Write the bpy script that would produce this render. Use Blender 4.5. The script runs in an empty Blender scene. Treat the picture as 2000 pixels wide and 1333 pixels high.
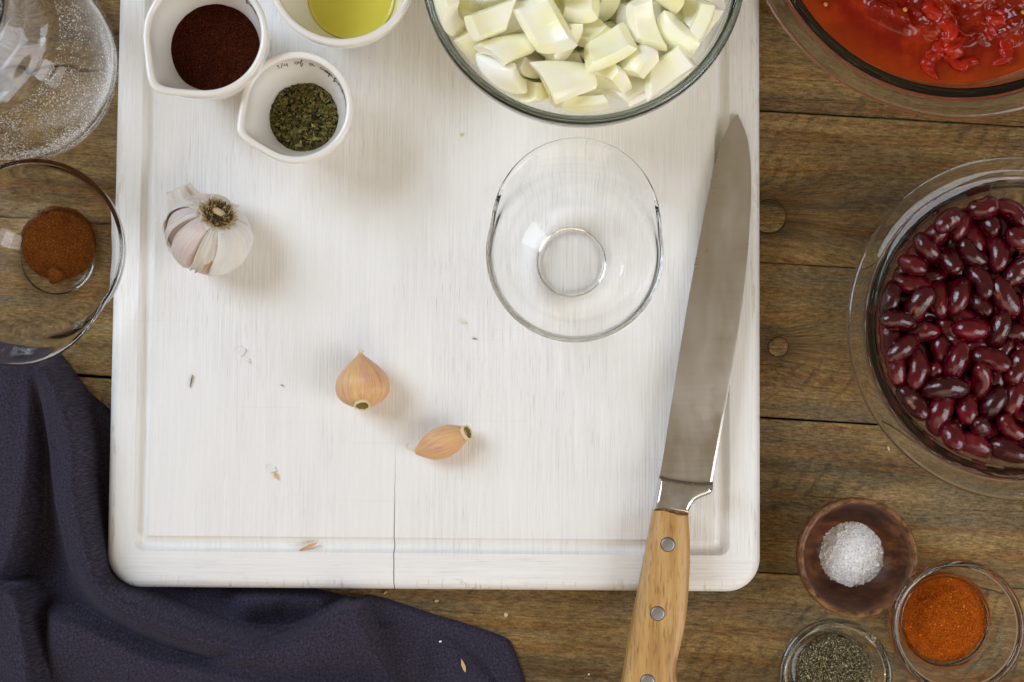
import bpy, bmesh, math, random
import numpy as np
from mathutils import Vector, Matrix, Quaternion, noise as mnoise

R = math.radians
sc = bpy.context.scene
COL = sc.collection
random.seed(7)
rng = np.random.default_rng(7)

# ------------------------------------------------------------------ camera, world, lamps, exposure
ZB = 0.022                      # top of the cutting board; the table top is z = 0
FPX = 2777.8                    # 50 mm on a 36 mm sensor, in pixels of a 2000 px wide picture
TILT = math.atan(147 / FPX)
DIST = 0.7716
CAM = np.array([0.0, -DIST * math.sin(TILT), ZB + DIST * math.cos(TILT)])

cam = bpy.data.objects.new("camera", bpy.data.cameras.new("camera"))
COL.objects.link(cam)
cam.location = CAM
cam.rotation_euler = (TILT, 0, 0)
cam.data.lens = 50
cam.data.sensor_width = 36
cam.data.clip_start = 0.01
cam.data.clip_end = 50
cam.data.dof.use_dof = True
cam.data.dof.focus_distance = DIST - 0.006
cam.data.dof.aperture_fstop = 13
sc.camera = cam

world = bpy.data.worlds.new("World")
sc.world = world
world.use_nodes = True
bg = world.node_tree.nodes["Background"]
bg.inputs[0].default_value = (1.0, 0.80, 0.52, 1)
bg.inputs[1].default_value = 0.27


def area(name, loc, target, sx, sy, power, color):
    d = bpy.data.lights.new(name, "AREA")
    d.shape = "RECTANGLE"
    d.size, d.size_y, d.energy, d.color = sx, sy, power, color
    o = bpy.data.objects.new(name, d)
    COL.objects.link(o)
    o.location = loc
    o.rotation_euler = (Vector(target) - Vector(loc)).to_track_quat("-Z", "Y").to_euler()
    return o


area("window_light", (-1.42, 0.76, 1.34), (0.0, -0.05, 0.0), 1.0, 1.1, 30.0, (0.76, 0.88, 1.05))
area("warm_fill", (0.15, -1.15, 1.0), (0.05, 0.0, 0.0), 1.5, 1.0, 6.5, (1.0, 0.85, 0.64))  # added fill lamp, stands in for warm light scattered by the room
area("side_light", (0.82, -0.36, 0.60), (0.10, -0.12, 0.0), 0.5, 0.7, 5.4, (0.90, 0.93, 1.0))

sc.view_settings.view_transform = "Standard"
sc.view_settings.look = "None"
sc.view_settings.exposure = 0.0
sc.view_settings.gamma = 1.0
sc.render.engine = "CYCLES"
cy = sc.cycles
cy.use_denoising = True
cy.max_bounces = 24
cy.transmission_bounces = 20
cy.transparent_max_bounces = 20
cy.glossy_bounces = 8
cy.diffuse_bounces = 5
cy.caustics_reflective = True
cy.caustics_refractive = True
cy.blur_glossy = 0.0
cy.sample_clamp_indirect = 40.0

ct, st = math.cos(TILT), math.sin(TILT)


def at(px, py, z=0.0):
    """the point at height z that the photograph shows at pixel (px, py)"""
    u, v = (px - 1000) / FPX, -(py - 666.5) / FPX
    d = np.array([u, v * ct + st, v * st - ct])
    k = (z - CAM[2]) / d[2]
    p = CAM + k * d
    return float(p[0]), float(p[1])


def mm_px(z):
    """metres per pixel near the picture centre at height z"""
    return (CAM[2] - z) / FPX


# ------------------------------------------------------------------ object helpers
def tag(o, label=None, cat=None, group=None, kind=None):
    for k, v in (("label", label), ("category", cat), ("group", group), ("kind", kind)):
        if v:
            o[k] = v
    return o


def link(name, me, mat=None, parent=None, loc=None):
    o = bpy.data.objects.new(name, me)
    COL.objects.link(o)
    if mat and me is not None and not me.materials:
        me.materials.append(mat)
    if parent:
        o.parent = parent
    if loc is not None:
        o.location = loc
    return o


def thing(name, label, cat, loc, group=None, rz=0.0):
    o = bpy.data.objects.new(name, None)
    COL.objects.link(o)
    o.empty_display_size = 0.01
    o.location = loc
    o.rotation_euler = (0, 0, rz)
    return tag(o, label, cat, group)


def mesh(name, verts, faces, smooth=True, sharp=None, fix=True):
    me = bpy.data.meshes.new(name)
    me.from_pydata([tuple(map(float, v)) for v in verts], [], faces)
    if fix:
        bm = bmesh.new()
        bm.from_mesh(me)
        bmesh.ops.recalc_face_normals(bm, faces=bm.faces)
        bm.to_mesh(me)
        bm.free()
    if smooth:
        me.polygons.foreach_set("use_smooth", [True] * len(me.polygons))
        if sharp:
            me.set_sharp_from_angle(angle=R(sharp))
    me.update()
    return me


def bm_mesh(name, bm, smooth=True, sharp=None):
    me = bpy.data.meshes.new(name)
    bmesh.ops.recalc_face_normals(bm, faces=bm.faces)
    bm.to_mesh(me)
    bm.free()
    if smooth:
        me.polygons.foreach_set("use_smooth", [True] * len(me.polygons))
        if sharp:
            me.set_sharp_from_angle(angle=R(sharp))
    return me


def catmull(pts, n=6, closed=False):
    P = np.array(pts, float)
    out = []
    m = len(P)
    for i in range(m if closed else m - 1):
        if closed:
            p0, p1, p2, p3 = P[i - 1], P[i], P[(i + 1) % m], P[(i + 2) % m]
        else:
            p1, p2 = P[i], P[i + 1]
            p0 = P[i - 1] if i > 0 else 2 * p1 - p2
            p3 = P[i + 2] if i + 2 < m else 2 * p2 - p1
        for k in range(n):
            t = k / n
            out.append(0.5 * (2 * p1 + (p2 - p0) * t + (2 * p0 - 5 * p1 + 4 * p2 - p3) * t * t + (3 * p1 - p0 - 3 * p2 + p3) * t ** 3))
    if not closed:
        out.append(P[-1])
    return np.array(out)


def lathe(prof, seg=128, deform=None):
    """a surface of revolution; points with r = 0 become poles. deform(theta, r, z) -> (r, z)"""
    verts, faces, rings = [], [], []
    for r, z in prof:
        if r < 1e-7:
            rings.append([len(verts)])
            verts.append((0, 0, z))
        else:
            ids = []
            for k in range(seg):
                th = 2 * math.pi * k / seg
                rr, zz = deform(th, r, z) if deform else (r, z)
                ids.append(len(verts))
                verts.append((rr * math.cos(th), rr * math.sin(th), zz))
            rings.append(ids)
    for a, b in zip(rings[:-1], rings[1:]):
        for k in range(seg):
            l = (k + 1) % seg
            if len(a) == 1 and len(b) == 1:
                continue
            if len(a) == 1:
                faces.append((a[0], b[k], b[l]))
            elif len(b) == 1:
                faces.append((a[k], b[0], a[l]))
            else:
                faces.append((a[k], b[k], b[l], a[l]))
    return verts, faces


def tube(path, rad, seg=6, cap=True):
    P = [Vector(p) for p in path]
    n = len(P)
    rads = rad if hasattr(rad, "__len__") else [rad] * n
    verts, faces = [], []
    for i, p in enumerate(P):
        t = (P[min(i + 1, n - 1)] - P[max(i - 1, 0)]).normalized()
        u = t.orthogonal().normalized() if i == 0 else (u - t * u.dot(t)).normalized()
        w = t.cross(u)
        for k in range(seg):
            a = 2 * math.pi * k / seg
            verts.append(p + (u * math.cos(a) + w * math.sin(a)) * rads[i])
    for i in range(n - 1):
        for k in range(seg):
            l = (k + 1) % seg
            faces.append((i * seg + k, i * seg + l, (i + 1) * seg + l, (i + 1) * seg + k))
    if cap:
        faces.append(tuple(range(seg))[::-1])
        faces.append(tuple((n - 1) * seg + k for k in range(seg)))
    return verts, faces


def join(pieces):
    V, F = [], []
    for v, f in pieces:
        o = len(V)
        V.extend(v)
        F.extend(tuple(i + o for i in q) for q in f)
    return V, F


# ------------------------------------------------------------------ material helpers
class Mat:
    def __init__(s, name):
        s.m = bpy.data.materials.new(name)
        s.m.use_nodes = True
        s.t = s.m.node_tree
        s.t.nodes.clear()
        s.out = s.t.nodes.new("ShaderNodeOutputMaterial")

    def n(s, kind, ins=None, **props):
        nd = s.t.nodes.new("ShaderNode" + kind)
        for k, v in props.items():
            setattr(nd, k, v)
        for k, v in (ins or {}).items():
            s.set(nd, k, v)
        return nd

    def set(s, nd, k, v):
        sock = nd.inputs[k]
        if isinstance(v, bpy.types.NodeSocket):
            s.t.links.new(v, sock)
        elif isinstance(v, bpy.types.Node):
            s.t.links.new(v.outputs[0], sock)
        else:
            if hasattr(sock.default_value, "__len__") and hasattr(v, "__len__") and len(v) == 3 and len(sock.default_value) == 4:
                v = (*v, 1)
            sock.default_value = v

    def coords(s, which="Object"):
        return s.n("TexCoord").outputs[which]

    def map(s, vec, scale=(1, 1, 1), rot=(0, 0, 0), loc=(0, 0, 0)):
        return s.n("Mapping", {"Vector": vec, "Scale": scale, "Rotation": rot, "Location": loc}).outputs[0]

    def noise(s, vec, scale=5, detail=4, rough=0.55, dist=0.0):
        return s.n("TexNoise", {"Vector": vec, "Scale": scale, "Detail": detail, "Roughness": rough, "Distortion": dist}).outputs["Fac"]

    def ramp(s, fac, stops, mode="LINEAR"):
        r = s.n("ValToRGB", {"Fac": fac})
        r.color_ramp.interpolation = mode
        e = r.color_ramp.elements
        while len(e) < len(stops):
            e.new(0.5)
        for el, (p, c) in zip(e, stops):
            el.position = p
            el.color = (*c, 1) if hasattr(c, "__len__") else (c, c, c, 1)
        return r.outputs[0]

    def mix(s, fac, a, b, blend="MIX"):
        nd = s.n("MixRGB", {"Fac": fac, "Color1": a, "Color2": b}, blend_type=blend)
        return nd.outputs[0]

    def math(s, op, a, b=0.0, c=None):
        nd = s.n("Math", operation=op)
        s.set(nd, 0, a)
        s.set(nd, 1, b)
        if c is not None:
            s.set(nd, 2, c)
        return nd.outputs[0]

    def bump(s, h, strength=0.3, dist=0.001, normal=None):
        ins = {"Height": h, "Strength": strength, "Distance": dist}
        if normal is not None:
            ins["Normal"] = normal
        return s.n("Bump", ins).outputs[0]

    def pbr(s, **k):
        names = dict(color="Base Color", rough="Roughness", metal="Metallic", normal="Normal", ior="IOR", trans="Transmission Weight",
                     sss="Subsurface Weight", sssr="Subsurface Radius", ssss="Subsurface Scale", coat="Coat Weight", coatr="Coat Roughness",
                     spec="Specular IOR Level", sheen="Sheen Weight", sheenr="Sheen Roughness", sheenc="Sheen Tint", aniso="Anisotropic", alpha="Alpha")
        b = s.n("BsdfPrincipled", {names[a]: v for a, v in k.items()})
        s.t.links.new(b.outputs[0], s.out.inputs["Surface"])
        return b


def sub(m, a, b):
    return m.math("SUBTRACT", a, b)


# ------------------------------------------------------------------ materials
def mat_plank(knots=()):
    m = Mat("weathered_plank_wood")
    co = m.coords()
    info = m.n("ObjectInfo")
    rnd = info.outputs["Random"]
    off = m.n("CombineXYZ", {"X": m.math("MULTIPLY", rnd, 7.3), "Y": m.math("MULTIPLY", rnd, 3.1), "Z": m.math("MULTIPLY", rnd, 11.0)}).outputs[0]
    sep = m.n("SeparateXYZ", {"Vector": co})
    x, y = sep.outputs[0], sep.outputs[1]
    halo = []
    for kx, ky, s_, a_ in knots:      # the grain runs round each knot
        dx = sub(m, x, kx)
        dy = sub(m, y, ky)
        d2 = m.math("ADD", m.math("MULTIPLY", m.math("MULTIPLY", dx, dx), 0.35), m.math("MULTIPLY", dy, dy))
        g = m.math("POWER", 2.718, m.math("MULTIPLY", d2, -1.0 / (s_ * s_)))
        y = sub(m, y, m.math("MULTIPLY", m.math("MULTIPLY", dy, g), a_))
        x = m.math("ADD", x, m.math("MULTIPLY", g, 0.02))
        halo.append(m.math("POWER", 2.718, m.math("MULTIPLY", d2, -1.0 / (s_ * s_ * 0.55))))
    v = m.n("CombineXYZ", {"X": x, "Y": y, "Z": sep.outputs[2]}).outputs[0]
    v = m.n("VectorMath", {0: v, 1: off}, operation="ADD").outputs[0]
    wob = m.noise(m.map(v, (2.2, 9, 9)), 3, 3, 0.5)
    ringy = m.math("ADD", m.n("SeparateXYZ", {"Vector": v}).outputs[1], m.math("MULTIPLY", wob, 0.016))
    # narrow late-wood lines a few millimetres apart
    lines = m.noise(m.n("CombineXYZ", {"X": m.math("MULTIPLY", x, 0.8), "Y": m.math("MULTIPLY", ringy, 60.0), "Z": rnd}).outputs[0], 2.4, 2.5, 0.55)
    band = m.ramp(lines, [(0.50, 0.0), (0.56, 0.7), (0.585, 1.0), (0.62, 0.25), (0.68, 0.0)])
    fibre = m.noise(m.map(v, (95, 430, 200)), 2.2, 6, 0.72)
    broad = m.noise(m.map(v, (2.5, 16, 10)), 3.0, 4, 0.6)
    pits = m.noise(m.map(v, (260, 420, 300)), 3.0, 5, 0.75)
    base = m.ramp(broad, [(0.26, (0.070, 0.052, 0.026)), (0.42, (0.215, 0.148, 0.066)), (0.58, (0.355, 0.228, 0.086)), (0.75, (0.445, 0.310, 0.145))])
    base = m.mix(m.math("MULTIPLY", band, 0.62), base, (0.27, 0.115, 0.030, 1))
    base = m.mix(m.ramp(m.noise(m.map(v, (6, 22, 10)), 2.0, 3), [(0.45, 0.0), (0.65, 0.42)]), base, (0.165, 0.140, 0.105, 1))
    base = m.mix(0.62, base, m.ramp(fibre, [(0.34, 0.06), (0.52, 0.50), (0.68, 0.96)]), "OVERLAY")
    base = m.mix(m.ramp(pits, [(0.34, 0.75), (0.46, 0.0)]), base, (0.030, 0.025, 0.018, 1))
    for hg in halo:       # the wood round a knot is darker and redder
        base = m.mix(m.math("MULTIPLY", hg, 0.62), base, (0.060, 0.036, 0.016, 1))
    # slanting saw marks, faint and patchy
    sawv = m.map(co, (1, 1, 1), (0, 0, R(32)))
    wsaw = m.n("TexWave", {"Vector": sawv, "Scale": 34, "Distortion": 5.0, "Detail": 3, "Detail Scale": 3.0, "Detail Roughness": 0.7}).outputs["Fac"]
    patch = m.ramp(m.noise(m.map(v, (5, 9, 9)), 2.0, 2), [(0.5, 0.0), (0.64, 1.0)])
    saw = m.math("MULTIPLY", m.ramp(wsaw, [(0.70, 0.0), (0.96, 1.0)]), patch)
    base = m.mix(m.math("MULTIPLY", saw, 0.40), base, (0.045, 0.037, 0.026, 1))
    h = m.math("ADD", m.math("MULTIPLY", fibre, 0.5), m.math("MULTIPLY", pits, 0.65))
    h = sub(m, m.math("ADD", h, m.math("MULTIPLY", band, 0.35)), m.math("MULTIPLY", saw, 0.35))
    m.pbr(color=base, rough=m.ramp(fibre, [(0.3, 0.62), (0.7, 0.48)]), spec=0.12, normal=m.bump(h, 1.0, 0.0014))
    return m.m


def mat_whitewash():
    m = Mat("brushed_white_paint")
    co = m.coords()
    sep = m.n("SeparateXYZ", {"Vector": co})
    # brush runs down the field and along the lower border
    low = m.ramp(m.math("ADD", sep.outputs[1], 0.5), [(0.5 + BY0 + 0.0195, 1.0), (0.5 + BY0 + 0.0205, 0.0)])
    cv = m.map(co, (1, 1, 1))
    warp = m.noise(m.map(co, (20, 5, 5)), 2, 2)
    def streak(sx, sy, scale, det, lo, hi, rough=0.6):
        a = m.noise(m.map(cv, (sx, sy, 20)), scale, det, rough)
        b = m.noise(m.map(cv, (sy, sx * 0.7, 20)), scale, det, rough)
        return m.ramp(m.mix(low, a, b), [(lo, 0.0), (hi, 1.0)])
    s1 = streak(430, 9, 2.2, 4, 0.40, 0.66)
    s2 = streak(900, 26, 2.0, 3, 0.60, 0.74)
    s3 = streak(60, 3.5, 2.2, 3, 0.35, 0.7)
    patch = m.ramp(m.noise(m.map(co, (9, 5, 5)), 2.2, 3), [(0.40, 0.0), (0.62, 1.0)])
    c = m.mix(m.math("MULTIPLY", m.math("MULTIPLY", s1, m.math("ADD", m.math("MULTIPLY", patch, 0.8), 0.30)), 0.78), (0.86, 0.855, 0.845, 1), (0.74, 0.735, 0.73, 1))
    c = m.mix(m.math("MULTIPLY", s3, 0.25), c, (0.74, 0.735, 0.725, 1))
    c = m.mix(m.math("MULTIPLY", m.math("MULTIPLY", s2, patch), 0.72), c, (0.40, 0.38, 0.35, 1))
    for rot, sd in ((22, 3.0), (-37, 8.0), (64, 14.0)):      # stray knife scratches
        sv = m.map(co, (6, 520, 1), (0, 0, R(rot)), (sd, sd, 0))
        sc_ = m.ramp(m.noise(sv, 1.0, 1, 0.4), [(0.755, 0.0), (0.775, 1.0)])
        c = m.mix(m.math("MULTIPLY", sc_, 0.10), c, (0.55, 0.53, 0.50, 1))
    # paint worn to the wood here and there along the outer edges
    ex = m.math("MINIMUM", sub(m, sep.outputs[0], BX0), sub(m, BX1, sep.outputs[0]))
    ey = sub(m, sep.outputs[1], BY0)
    edge = m.ramp(m.math("MULTIPLY", m.math("MINIMUM", ex, ey), 100.0), [(0.30, 1.0), (0.75, 0.0)])
    wear = m.ramp(m.noise(m.map(co, (160, 20, 60)), 2.0, 4, 0.7), [(0.56, 0.0), (0.66, 1.0)])
    c = m.mix(m.math("MULTIPLY", m.math("MULTIPLY", edge, wear), 0.55), c, (0.42, 0.31, 0.20, 1))
    # a hairline split that runs up from the lower edge, fading as it climbs
    wig = m.math("MULTIPLY", sub(m, m.noise(m.map(co, (0.01, 30, 0.01)), 2, 3), 0.5), 0.0016)
    dx = m.math("ABSOLUTE", sub(m, m.math("ADD", sep.outputs[0], wig), CRACK_X))
    wide = m.ramp(m.math("ADD", sep.outputs[1], 0.5), [(0.5 + BY0 + 0.02, 0.24), (0.5 + BY0 + 0.058, 0.10), (0.5 + BY0 + 0.082, 0.0)])
    wide = m.math("MULTIPLY", wide, 0.001)
    crack = m.math("LESS_THAN", dx, wide)
    c = m.mix(crack, c, (0.07, 0.055, 0.04, 1))
    # tiny brown specks
    vor = m.n("TexVoronoi", {"Vector": co, "Scale": 42.0}).outputs["Distance"]
    speck = m.math("LESS_THAN", vor, 0.012)
    c = m.mix(m.math("MULTIPLY", speck, 0.7), c, (0.30, 0.2, 0.11, 1))
    h = sub(m, m.math("ADD", m.math("MULTIPLY", s1, 0.7), m.math("MULTIPLY", s3, 0.4)), m.math("ADD", m.math("MULTIPLY", crack, 4.0), m.math("MULTIPLY", s2, 0.6)))
    m.pbr(color=c, rough=0.46, spec=0.35, normal=m.bump(h, 0.32, 0.0006))
    return m.m


def mat_glass(name, tint=(0.75, 0.92, 0.88), density=6.0, ior=1.48, rough=0.0):
    m = Mat(name)
    g = m.n("BsdfGlass", {"Color": (1.0, 1.0, 1.0, 1), "Roughness": rough, "IOR": ior})
    m.t.links.new(g.outputs[0], m.out.inputs["Surface"])
    v = m.n("VolumeAbsorption", {"Color": tint, "Density": density})
    m.t.links.new(v.outputs[0], m.out.inputs["Volume"])
    return m.m


def mat_plain(name, color, rough=0.5, **k):
    m = Mat(name)
    m.pbr(color=(*color, 1), rough=rough, **k)
    return m.m


def mat_ceramic():
    m = Mat("glazed_white_ceramic")
    n = m.noise(m.coords(), 45, 3)
    c = m.ramp(n, [(0.3, (0.79, 0.765, 0.72)), (0.7, (0.83, 0.805, 0.765))])
    m.pbr(color=c, rough=0.16, spec=0.5, coat=0.35, coatr=0.05, normal=m.bump(m.noise(m.coords(), 120, 2), 0.08, 0.0006))
    return m.m


def mat_attr(name, rough=0.7, spec=0.3, tint=None, **k):
    """colour read from the mesh's per-grain colour attribute"""
    m = Mat(name)
    a = m.n("Attribute", attribute_name="grain")
    m.pbr(color=a.outputs["Color"], rough=rough, spec=spec, **k)
    return m.m


def mat_powder(name, c0, c1, c2, scale=2600, bump=0.8):
    m = Mat(name)
    co = m.coords()
    v = m.n("TexVoronoi", {"Vector": co, "Scale": scale})
    s = m.n("SeparateColor", {"Color": v.outputs["Color"]}).outputs[0]
    c = m.ramp(s, [(0.0, c0), (0.55, c1), (1.0, c2)])
    lump = m.noise(co, 220, 4, 0.6)
    c = m.mix(0.5, c, m.ramp(lump, [(0.3, 0.3), (0.7, 0.68)]), "OVERLAY")
    m.pbr(color=c, rough=0.9, spec=0.03, normal=m.bump(m.math("ADD", s, lump), bump, 0.0008))
    return m.m


def mat_bean():
    m = Mat("kidney_bean_skin")
    co = m.coords()
    rnd = m.n("ObjectInfo").outputs["Random"]
    n = m.noise(co, 130, 4, 0.6)
    c = m.ramp(n, [(0.3, (0.035, 0.0004, 0.0022)), (0.55, (0.115, 0.0018, 0.0080)), (0.8, (0.24, 0.010, 0.024))])
    c = m.mix(m.math("MULTIPLY", rnd, 0.92), c, (0.024, 0.0004, 0.0024, 1))
    ey = m.n("VectorMath", {0: m.map(co, (0.55, 1, 1)), 1: (0.0, 0.0046, 0.0)}, operation="DISTANCE").outputs["Value"]
    c = m.mix(m.math("MULTIPLY", m.math("LESS_THAN", ey, 0.0013), 0.6), c, (0.30, 0.12, 0.08, 1))      # the pale eye
    split = m.ramp(m.noise(m.n("VectorMath", {0: m.map(co, (1, 2.2, 1)), 1: m.n("CombineXYZ", {"X": rnd, "Y": rnd, "Z": rnd}).outputs[0]}, operation="ADD").outputs[0], 95, 3, 0.6), [(0.66, 0.0), (0.69, 1.0)])
    c = m.mix(m.math("MULTIPLY", split, 0.55), c, (0.26, 0.085, 0.05, 1))      # torn skin
    m.pbr(color=c, rough=m.ramp(m.noise(co, 300, 3), [(0.35, 0.11), (0.7, 0.24)]), spec=0.5, coat=0.12, coatr=0.06,
          normal=m.bump(m.math("ADD", m.noise(co, 240, 4, 0.65), m.math("MULTIPLY", m.noise(co, 90, 3), 0.8)), 0.30, 0.0012))
    return m.m


def mat_onion():
    m = Mat("raw_onion_flesh")
    co = m.coords()
    rnd = m.n("ObjectInfo").outputs["Random"]
    fib = m.noise(m.map(co, (30, 520, 200), (0, 0, 0)), 1.5, 3, 0.6)
    big = m.noise(m.n("VectorMath", {0: co, 1: m.n("CombineXYZ", {"X": rnd, "Y": rnd, "Z": rnd}).outputs[0]}, operation="ADD").outputs[0], 55, 2)
    a = m.ramp(big, [(0.30, (0.99, 0.975, 0.83)), (0.50, (0.98, 0.955, 0.62)), (0.72, (0.93, 0.91, 0.40))])
    b = m.ramp(big, [(0.35, (1.0, 0.985, 0.90)), (0.70, (0.97, 0.955, 0.68))])
    c = m.mix(rnd, a, b)
    c = m.mix(m.math("MULTIPLY", m.ramp(fib, [(0.5, 0.0), (0.75, 1.0)]), 0.35), c, (0.94, 0.95, 0.86, 1))
    m.pbr(color=c, rough=0.2, spec=0.5, sss=0.3, sssr=(1.0, 0.95, 0.40), ssss=0.006, normal=m.bump(fib, 0.3, 0.0006))
    return m.m


def mat_linen():
    m = Mat("dark_navy_linen")
    co = m.map(m.coords(), (1, 1, 1), (0, 0, R(38)))
    wx = m.noise(m.map(co, (2600, 600, 1)), 1.0, 2, 0.6)
    wy = m.noise(m.map(co, (600, 2600, 1)), 1.0, 2, 0.6)
    w = m.math("ADD", wx, wy)
    slub = m.math("MAXIMUM", m.ramp(m.noise(m.map(co, (900, 22, 1)), 1.0, 3), [(0.62, 0.0), (0.78, 1.0)]),
                  m.ramp(m.noise(m.map(co, (22, 900, 1)), 1.0, 3), [(0.62, 0.0), (0.78, 1.0)]))
    c = m.ramp(m.math("MULTIPLY", w, 0.5), [(0.36, (0.015, 0.0140, 0.023)), (0.5, (0.033, 0.030, 0.050)), (0.62, (0.080, 0.075, 0.112))])
    c = m.mix(m.math("MULTIPLY", slub, 0.22), c, (0.09, 0.08, 0.12, 1))
    c = m.mix(m.math("MULTIPLY", m.noise(m.coords(), 22, 3), 0.30), c, (0.035, 0.026, 0.030, 1))
    h = m.math("ADD", w, m.math("MULTIPLY", slub, 0.5))
    m.pbr(color=c, rough=0.85, spec=0.04, sheen=0.12, sheenr=0.4, sheenc=(0.6, 0.6, 0.75, 1), normal=m.bump(h, 0.5, 0.0005))
    return m.m


def mat_garlic(name, stops, streaks=(0.62, 0.42, 0.45), amount=0.5, sss=0.25):
    m = Mat(name)
    uv = m.coords("UV")
    rnd = m.n("ObjectInfo").outputs["Random"]
    uvo = m.n("VectorMath", {0: uv, 1: m.n("CombineXYZ", {"X": rnd, "Y": rnd, "Z": rnd}).outputs[0]}, operation="ADD").outputs[0]
    n1 = m.noise(m.map(uvo, (9, 1.3, 1)), 2.0, 3, 0.55)
    n2 = m.noise(m.map(uvo, (70, 1.5, 1)), 1.6, 4, 0.6)
    c = m.ramp(n1, stops)
    c = m.mix(m.math("MULTIPLY", m.ramp(n2, [(0.48, 0.0), (0.72, 1.0)]), amount), c, (*streaks, 1))
    m.pbr(color=c, rough=0.30, spec=0.5, sss=sss, sssr=(1.0, 0.7, 0.5), ssss=0.003, normal=m.bump(n2, 0.6, 0.0007))
    return m.m


def mat_steel(name, base, rough, brush=(40, 1500, 40), strength=0.06):
    m = Mat(name)
    co = m.coords()
    n = m.noise(m.map(co, brush), 1.5, 4, 0.6)
    blot = m.noise(co, 60, 4, 0.6)
    c = m.mix(0.14, (*base, 1), m.ramp(n, [(0.3, tuple(b * 0.75 for b in base)), (0.7, tuple(min(1, b * 1.15) for b in base))]))
    c = m.mix(m.ramp(blot, [(0.5, 0.0), (0.75, 0.25)]), c, tuple(b * 0.86 for b in base) + (1,))
    smear = m.ramp(m.noise(m.map(co, (22, 8, 20)), 2.0, 4, 0.6), [(0.40, 0.0), (0.66, 0.14)])
    r = m.math("ADD", m.math("ADD", m.math("MULTIPLY", n, 0.10), rough), smear)
    m.pbr(color=c, metal=1.0, rough=r, normal=m.bump(n, strength, 0.0004))
    return m.m


def mat_handle():
    m = Mat("light_acacia_handle")
    co = m.coords()
    warp = m.noise(m.map(co, (40, 8, 20)), 2, 3)
    fib = m.noise(m.map(co, (900, 30, 600)), 1.0, 4, 0.65)
    dash = m.noise(m.map(co, (620, 75, 400)), 1.7, 2, 0.5)
    broad = m.noise(m.map(co, (90, 9, 60)), 1.5, 3)
    c = m.ramp(broad, [(0.32, (0.36, 0.190, 0.060)), (0.5, (0.48, 0.280, 0.100)), (0.7, (0.57, 0.360, 0.150))])
    c = m.mix(0.35, c, m.ramp(fib, [(0.3, 0.3), (0.7, 0.7)]), "OVERLAY")
    patch = m.ramp(m.noise(m.map(co, (60, 18, 40)), 1.5, 2), [(0.36, 0.25), (0.6, 1.0)])
    c = m.mix(m.math("MULTIPLY", m.math("MULTIPLY", m.ramp(dash, [(0.56, 0.0), (0.66, 1.0)]), patch), 0.62), c, (0.20, 0.095, 0.035, 1))
    m.pbr(color=c, rough=0.42, spec=0.4, normal=m.bump(m.math("ADD", fib, dash), 0.15, 0.0005))
    return m.m


def mat_darkwood():
    m = Mat("dark_turned_wood")
    co = m.coords()
    g = m.noise(m.map(co, (30, 120, 60), (0, 0.3, 0.5)), 1.6, 5, 0.62, 0.6)
    blot = m.noise(co, 34, 4, 0.6)
    c = m.ramp(g, [(0.28, (0.020, 0.007, 0.003)), (0.48, (0.080, 0.025, 0.008)), (0.62, (0.150, 0.052, 0.015)), (0.8, (0.24, 0.095, 0.030))])
    c = m.mix(m.ramp(blot, [(0.5, 0.0), (0.68, 0.75)]), c, (0.022, 0.010, 0.007, 1))
    z = m.n("SeparateXYZ", {"Vector": co}).outputs[2]
    rimw = m.ramp(m.math("MULTIPLY", z, 10.0), [(0.245, 0.0), (0.285, 1.0)])
    fib = m.noise(m.map(co, (160, 160, 700)), 1.5, 4, 0.7)
    c = m.mix(m.math("MULTIPLY", rimw, m.ramp(fib, [(0.38, 0.0), (0.62, 0.7)])), c, (0.30, 0.155, 0.065, 1))
    m.pbr(color=c, rough=m.ramp(blot, [(0.3, 0.30), (0.7, 0.48)]), spec=0.25, normal=m.bump(m.math("ADD", g, fib), 0.28, 0.0006))
    return m.m


def mat_sauce():
    m = Mat("crushed_tomato_sauce")
    co = m.coords()
    n = m.noise(co, 60, 5, 0.62)
    f = m.noise(co, 380, 4, 0.65)
    c = m.ramp(n, [(0.30, (0.115, 0.0028, 0.0005)), (0.5, (0.19, 0.0075, 0.0010)), (0.68, (0.31, 0.022, 0.0020))])
    rr = m.n("VectorMath", {0: m.map(co, (1, 1, 0))}, operation="LENGTH").outputs["Value"]
    rim = m.ramp(m.math("MULTIPLY", rr, 10.0), [(0.76, 0.0), (0.95, 1.0)])
    c = m.mix(m.math("MULTIPLY", rim, 0.8), c, (0.36, 0.050, 0.002, 1))
    m.pbr(color=c, rough=0.07, spec=0.32, sss=0.06, sssr=(1.0, 0.15, 0.03), ssss=0.003,
          normal=m.bump(m.math("ADD", m.math("MULTIPLY", f, 0.6), n), 0.10, 0.0010))
    return m.m


def mat_chunk():
    m = Mat("tomato_flesh")
    co = m.coords()
    f = m.noise(co, 260, 5, 0.65)
    c = m.ramp(m.noise(co, 120, 3), [(0.3, (0.24, 0.005, 0.0010)), (0.7, (0.42, 0.018, 0.0025))])
    m.pbr(color=c, rough=0.07, spec=0.36, sss=0.08, sssr=(1.0, 0.15, 0.04), ssss=0.003, normal=m.bump(f, 0.35, 0.0012))
    return m.m


def mat_oil():
    m = Mat("golden_green_oil")
    n = m.noise(m.coords(), 30, 2)
    m.pbr(color=m.ramp(n, [(0.3, (0.70, 0.63, 0.065)), (0.7, (0.78, 0.71, 0.11))]), rough=0.03, spec=0.4)
    return m.m

# ------------------------------------------------------------------ the table: weathered planks under everything
TA = R(-3.56)
tab = tag(link("table", None, loc=(0, 0, 0)), "weathered grey-brown plank table under everything", "table", None, "structure")
tab.rotation_euler = (0, 0, TA)
TR = Matrix.Rotation(-TA, 3, "Z")


def table_xy(px, py):
    v = TR @ Vector((*at(px, py, 0.0), 0))
    return v.x, v.y


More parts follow.
